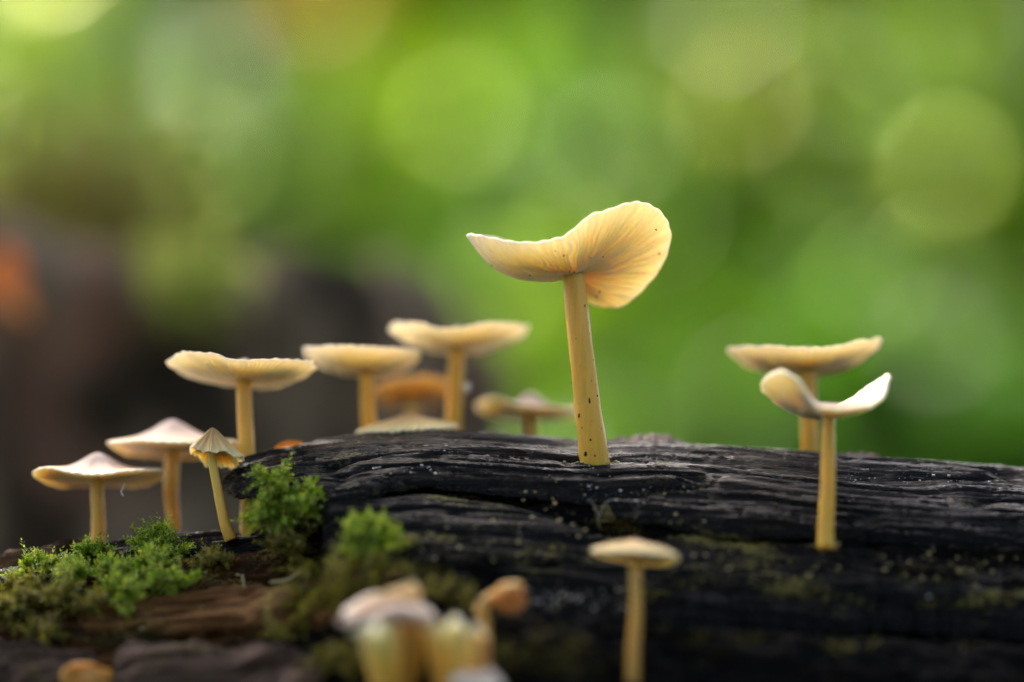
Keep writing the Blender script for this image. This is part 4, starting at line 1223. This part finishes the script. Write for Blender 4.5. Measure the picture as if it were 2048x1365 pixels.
GLINT = {'pale': glint_leaf('glint_leaf_green', (.20, .36, .03), (.75, 1, .14), .023), 'gold': glint_leaf('glint_leaf_gold', (.4, .36, .05), (1, .9, .15), .015),
       'grey': glint_leaf('glint_leaf_grey', (.2, .3, .12), (.65, 1, .4), .020), 'rust': glint_leaf('glint_leaf_rust', (.40, .22, .04), (1, .55, .12), .026),
       'cream': glint_leaf('glint_leaf_white', (.8, .82, .6), (1, 1, .62), .10), 'mid': glint_leaf('glint_leaf_dim', (.10, .22, .02), (.6, 1, .12), .016)}
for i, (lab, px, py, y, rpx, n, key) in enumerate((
        ('added glint sapling with yellow green tuft over the stump edge', 912, 225, 3.0, 34, 90, 'pale'),
        ('added glint sapling with grey green tuft straight above the tallest cap', 1225, 290, 3.3, 32, 70, 'grey'),
        ('added glint sapling with golden tuft above the folded side of the tallest cap', 1478, 200, 3.1, 30, 70, 'gold'),
        ('added glint sapling with yellow green tuft over the deep green shrub', 1895, 340, 3.0, 38, 90, 'pale'),
        ('added glint sapling with small green tuft above the mossy stump', 420, 320, 3.2, 24, 60, 'pale'),
        ('added glint sapling with pale tuft over the orange leaf', -60, 250, 3.2, 32, 80, 'pale'),
        ('added glint sapling with rust coloured tuft above the dark shrub', 640, -10, 3.3, 34, 90, 'rust'),
        ('added glint sapling with whitish feathery tuft standing in for a sky gap', 85, -75, 3.4, 50, 170, 'cream'),
        ('added glint sapling with small green tuft among the grey green shrubs', 1700, 170, 3.4, 22, 60, 'grey'),
        ('added glint sapling with dim tuft between the golden and the grey green tufts', 1320, 440, 3.6, 20, 40, 'mid'),
        ('added glint sapling with dim tuft next to the rust coloured one', 700, 190, 3.5, 20, 40, 'mid'),
        ('added glint sapling with dim tuft below the whitish feathery one', 240, 130, 3.4, 22, 40, 'mid'),
        ('added glint sapling with dim tuft over the brown broken top of the stump', 560, 330, 3.2, 20, 40, 'mid'),
        ('added glint sapling with dim tuft next to the golden one', 1640, 300, 3.2, 22, 40, 'mid'),
        ('added glint sapling with dim tuft above the large fresh shrub', 1800, 90, 3.6, 20, 40, 'mid'),
        ('added glint sapling with dim tuft above the wide level cap', 1740, 560, 2.4, 22, 40, 'mid'),
        ('added glint sapling with dim tuft over the deep green low shrub', 1990, 620, 2.3, 20, 40, 'mid'),
        ('added glint sapling with dim tuft over the whitish cap top', 1040, 430, 2.6, 20, 40, 'mid'))):
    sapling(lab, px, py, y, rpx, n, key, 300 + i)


def tree(label, px, y, h, rad, col, seed, n=5200, size=.13, clear=.9, x=None):
    rg = np.random.default_rng(seed)
    base = P(px, 1448, y) if x is None else np.array((x, y, 0.0)); base[2] = GZ - .1
    root = thing('tree', label, 'tree', base, 'trees behind the shrubs' if x is None else 'unseen trees around the clearing, added to block low sky')
    pth = catmull(np.array([base, base + np.array((.1, 0, h * .4)), base + np.array((-.05, .1, h * .92))]), 24)
    V, q_, tr, h_ = tube(pth, np.linspace(.13, .03, 24) * h / 5, 12, seed, .1)
    mk('trunk', V, q_, M_twigw, root, tr, attrs={'h': h_})
    cs, rs_ = [], []; lim = Bag()
    for i in range(26):
        f = (i + .5) / 26
        z = GZ + clear + (h - clear) * f
        a = rg.uniform(0, 6.28); q = rg.random() ** .5 * (1 - .35 * f)
        cs.append((base[0] + rad * q * math.cos(a), y + rad * q * math.sin(a) * .8, z))
        r = rad * rg.uniform(.26, .46); rs_.append((r, r, r * .7))
        if i % 2:
            st_ = pth[min(22, int(f * 20) + 1)]
            V, q2, t2, hh = tube(catmull(np.array([st_, (st_ + np.array(cs[-1])) / 2 + np.array((0, 0, -.08)), cs[-1]]), 8), np.linspace(.035, .01, 8), 6)
            lim.add(V, q2, t2, hh)
    lim.build('limbs', M_twigw, root)
    bag = Bag(); leaf_cloud(bag, cs, rs_, n, size, rg)
    bag.build('crown', LM[col], root, smooth=False, kind='stuff')


for i, (lab, px, y, h, rad, col) in enumerate((
        ('dense mid green tree behind the olive shrub', 1500, 7.5, 4.2, 1.5, 'mid'),
        ('dark green tree behind the grey green shrubs', 1120, 8.2, 4.6, 1.5, 'deep'),
        ('dark olive tree over the thicket end', 2120, 7.8, 4.4, 1.4, 'deep'),
        ('light green tree behind the shrubs over the stump', 250, 8.0, 4.4, 1.5, 'mid'),
        ('dark tree behind the rust tinged young tree', 640, 8.8, 4.8, 1.4, 'dark'),
        ('yellow green tree far beyond the tallest mushroom', 880, 10.5, 5.2, 1.8, 'yellow'),
        ('mid green tree far beyond the saddle shaped cap', 1800, 10.5, 5.4, 2.0, 'mid'),
        ('leafy tree far beyond the orange leaf', -120, 10.0, 5.2, 1.7, 'olive'),
        ('tree filling the gap beyond the grey green shrub', 1330, 12.5, 6.0, 2.2, 'mid'),
        ('tree filling the gap beyond the mossy stump', 450, 12.5, 6.0, 2.2, 'deep'))):
    tree(lab, px, y, h, rad, col, 50 + i)

# unseen trees added behind the camera and to both sides to block low sky
for i, (x, y, h, rad, col) in enumerate(((-3.0, -4.6, 3.4, 1.5, 'dark'), (0.3, -5.4, 3.6, 1.6, 'mid'), (3.4, -4.8, 3.4, 1.5, 'deep'), (-4.4, -.6, 4.4, 1.5, 'mid'), (4.4, -.4, 4.6, 1.5, 'dark'), (-5.2, 3.0, 4.6, 1.6, 'mid'), (5.4, 3.2, 4.6, 1.6, 'deep'))):
    tree(('unseen dark tree of the clearing edge facing the broken tip of the log', 'unseen mid green tree of the clearing edge facing the tallest mushroom', 'unseen deep green tree of the clearing edge facing the saddle shaped cap', 'unseen mid green tree at the clearing edge beside the low end of the log', 'unseen dark tree at the clearing edge beside the descending end of the log', 'unseen mid green tree beside the stump at the clearing edge', 'unseen deep green tree beside the fresh shrubs at the clearing edge')[i], None, y, h, rad, col, 80 + i, n=4200, size=.16, clear=.15, x=x)

# a tree overhead, outside the picture, whose crown keeps the sun off the log
rgc = np.random.default_rng(77)
cc = np.array(SDIR) * 4.2
root = thing('tree', 'overhanging tree whose crown shades the log', 'tree', (cc[0] - 1.6, cc[1] + .3, GZ), 'trees shading the log')
pth = catmull(np.array([(cc[0] - 1.6, cc[1] + .3, GZ - .1), (cc[0] - 1.5, cc[1] + .3, 1.8), (cc[0] - .6, cc[1] + .1, cc[2] + .1), cc + np.array((.3, 0, .5))]), 24)
V, q_, tr, h_ = tube(pth, np.linspace(.16, .03, 24), 12, 5, .1)
mk('trunk', V, q_, M_twigw, root, tr, attrs={'h': h_})
bag = Bag()
cs = [cc + rgc.normal(size=3) * np.array((.45, .45, .25)) for _ in range(26)]
leaf_cloud(bag, cs, [(.42, .42, .26)] * 26, 1350, .12, rgc)
bag.build('crown', LM['mid'], root, smooth=False, kind='stuff')

# leaf litter on the ground round the log
bag = Bag(); rgl = np.random.default_rng(8)
n = 1500
p = np.stack([rgl.uniform(-1.5, 1.5, n), rgl.uniform(-.25, 3, n), np.full(n, GZ + .004)], -1)
p = p[~((np.abs(p[:, 1] - Y0) < .06) & (np.abs(p[:, 0]) < .4)) & (np.hypot(p[:, 0] - sx, p[:, 1] - sy) > .13) & (np.hypot(p[:, 0], p[:, 1] + .338) > .12)]
n = len(p)
a = rgl.uniform(0, 6.28, n); ax = np.stack([np.cos(a), np.sin(a), rgl.uniform(-.2, .3, n)], -1); sdv = np.stack([-np.sin(a), np.cos(a), rgl.uniform(-.3, .3, n)], -1)
s = rgl.uniform(.02, .05, (n, 1))
V = np.stack([p, p + ax * s * .5 + sdv * s * .28 + (0, 0, .004), p + ax * s, p + ax * s * .5 - sdv * s * .28 + (0, 0, .006)], 1).reshape(-1, 3)
bag.add(V, np.arange(n * 4).reshape(-1, 4))
o = bag.build('leaf_litter', leaf_mat('litter', [(.10, .05, .02), (.18, .10, .04), (.24, .13, .04), (.14, .12, .03)], .2), loc=(0, 0, GZ), smooth=False, kind='stuff')
tag(o, 'brown dead leaves scattered on the forest floor', 'leaf litter')
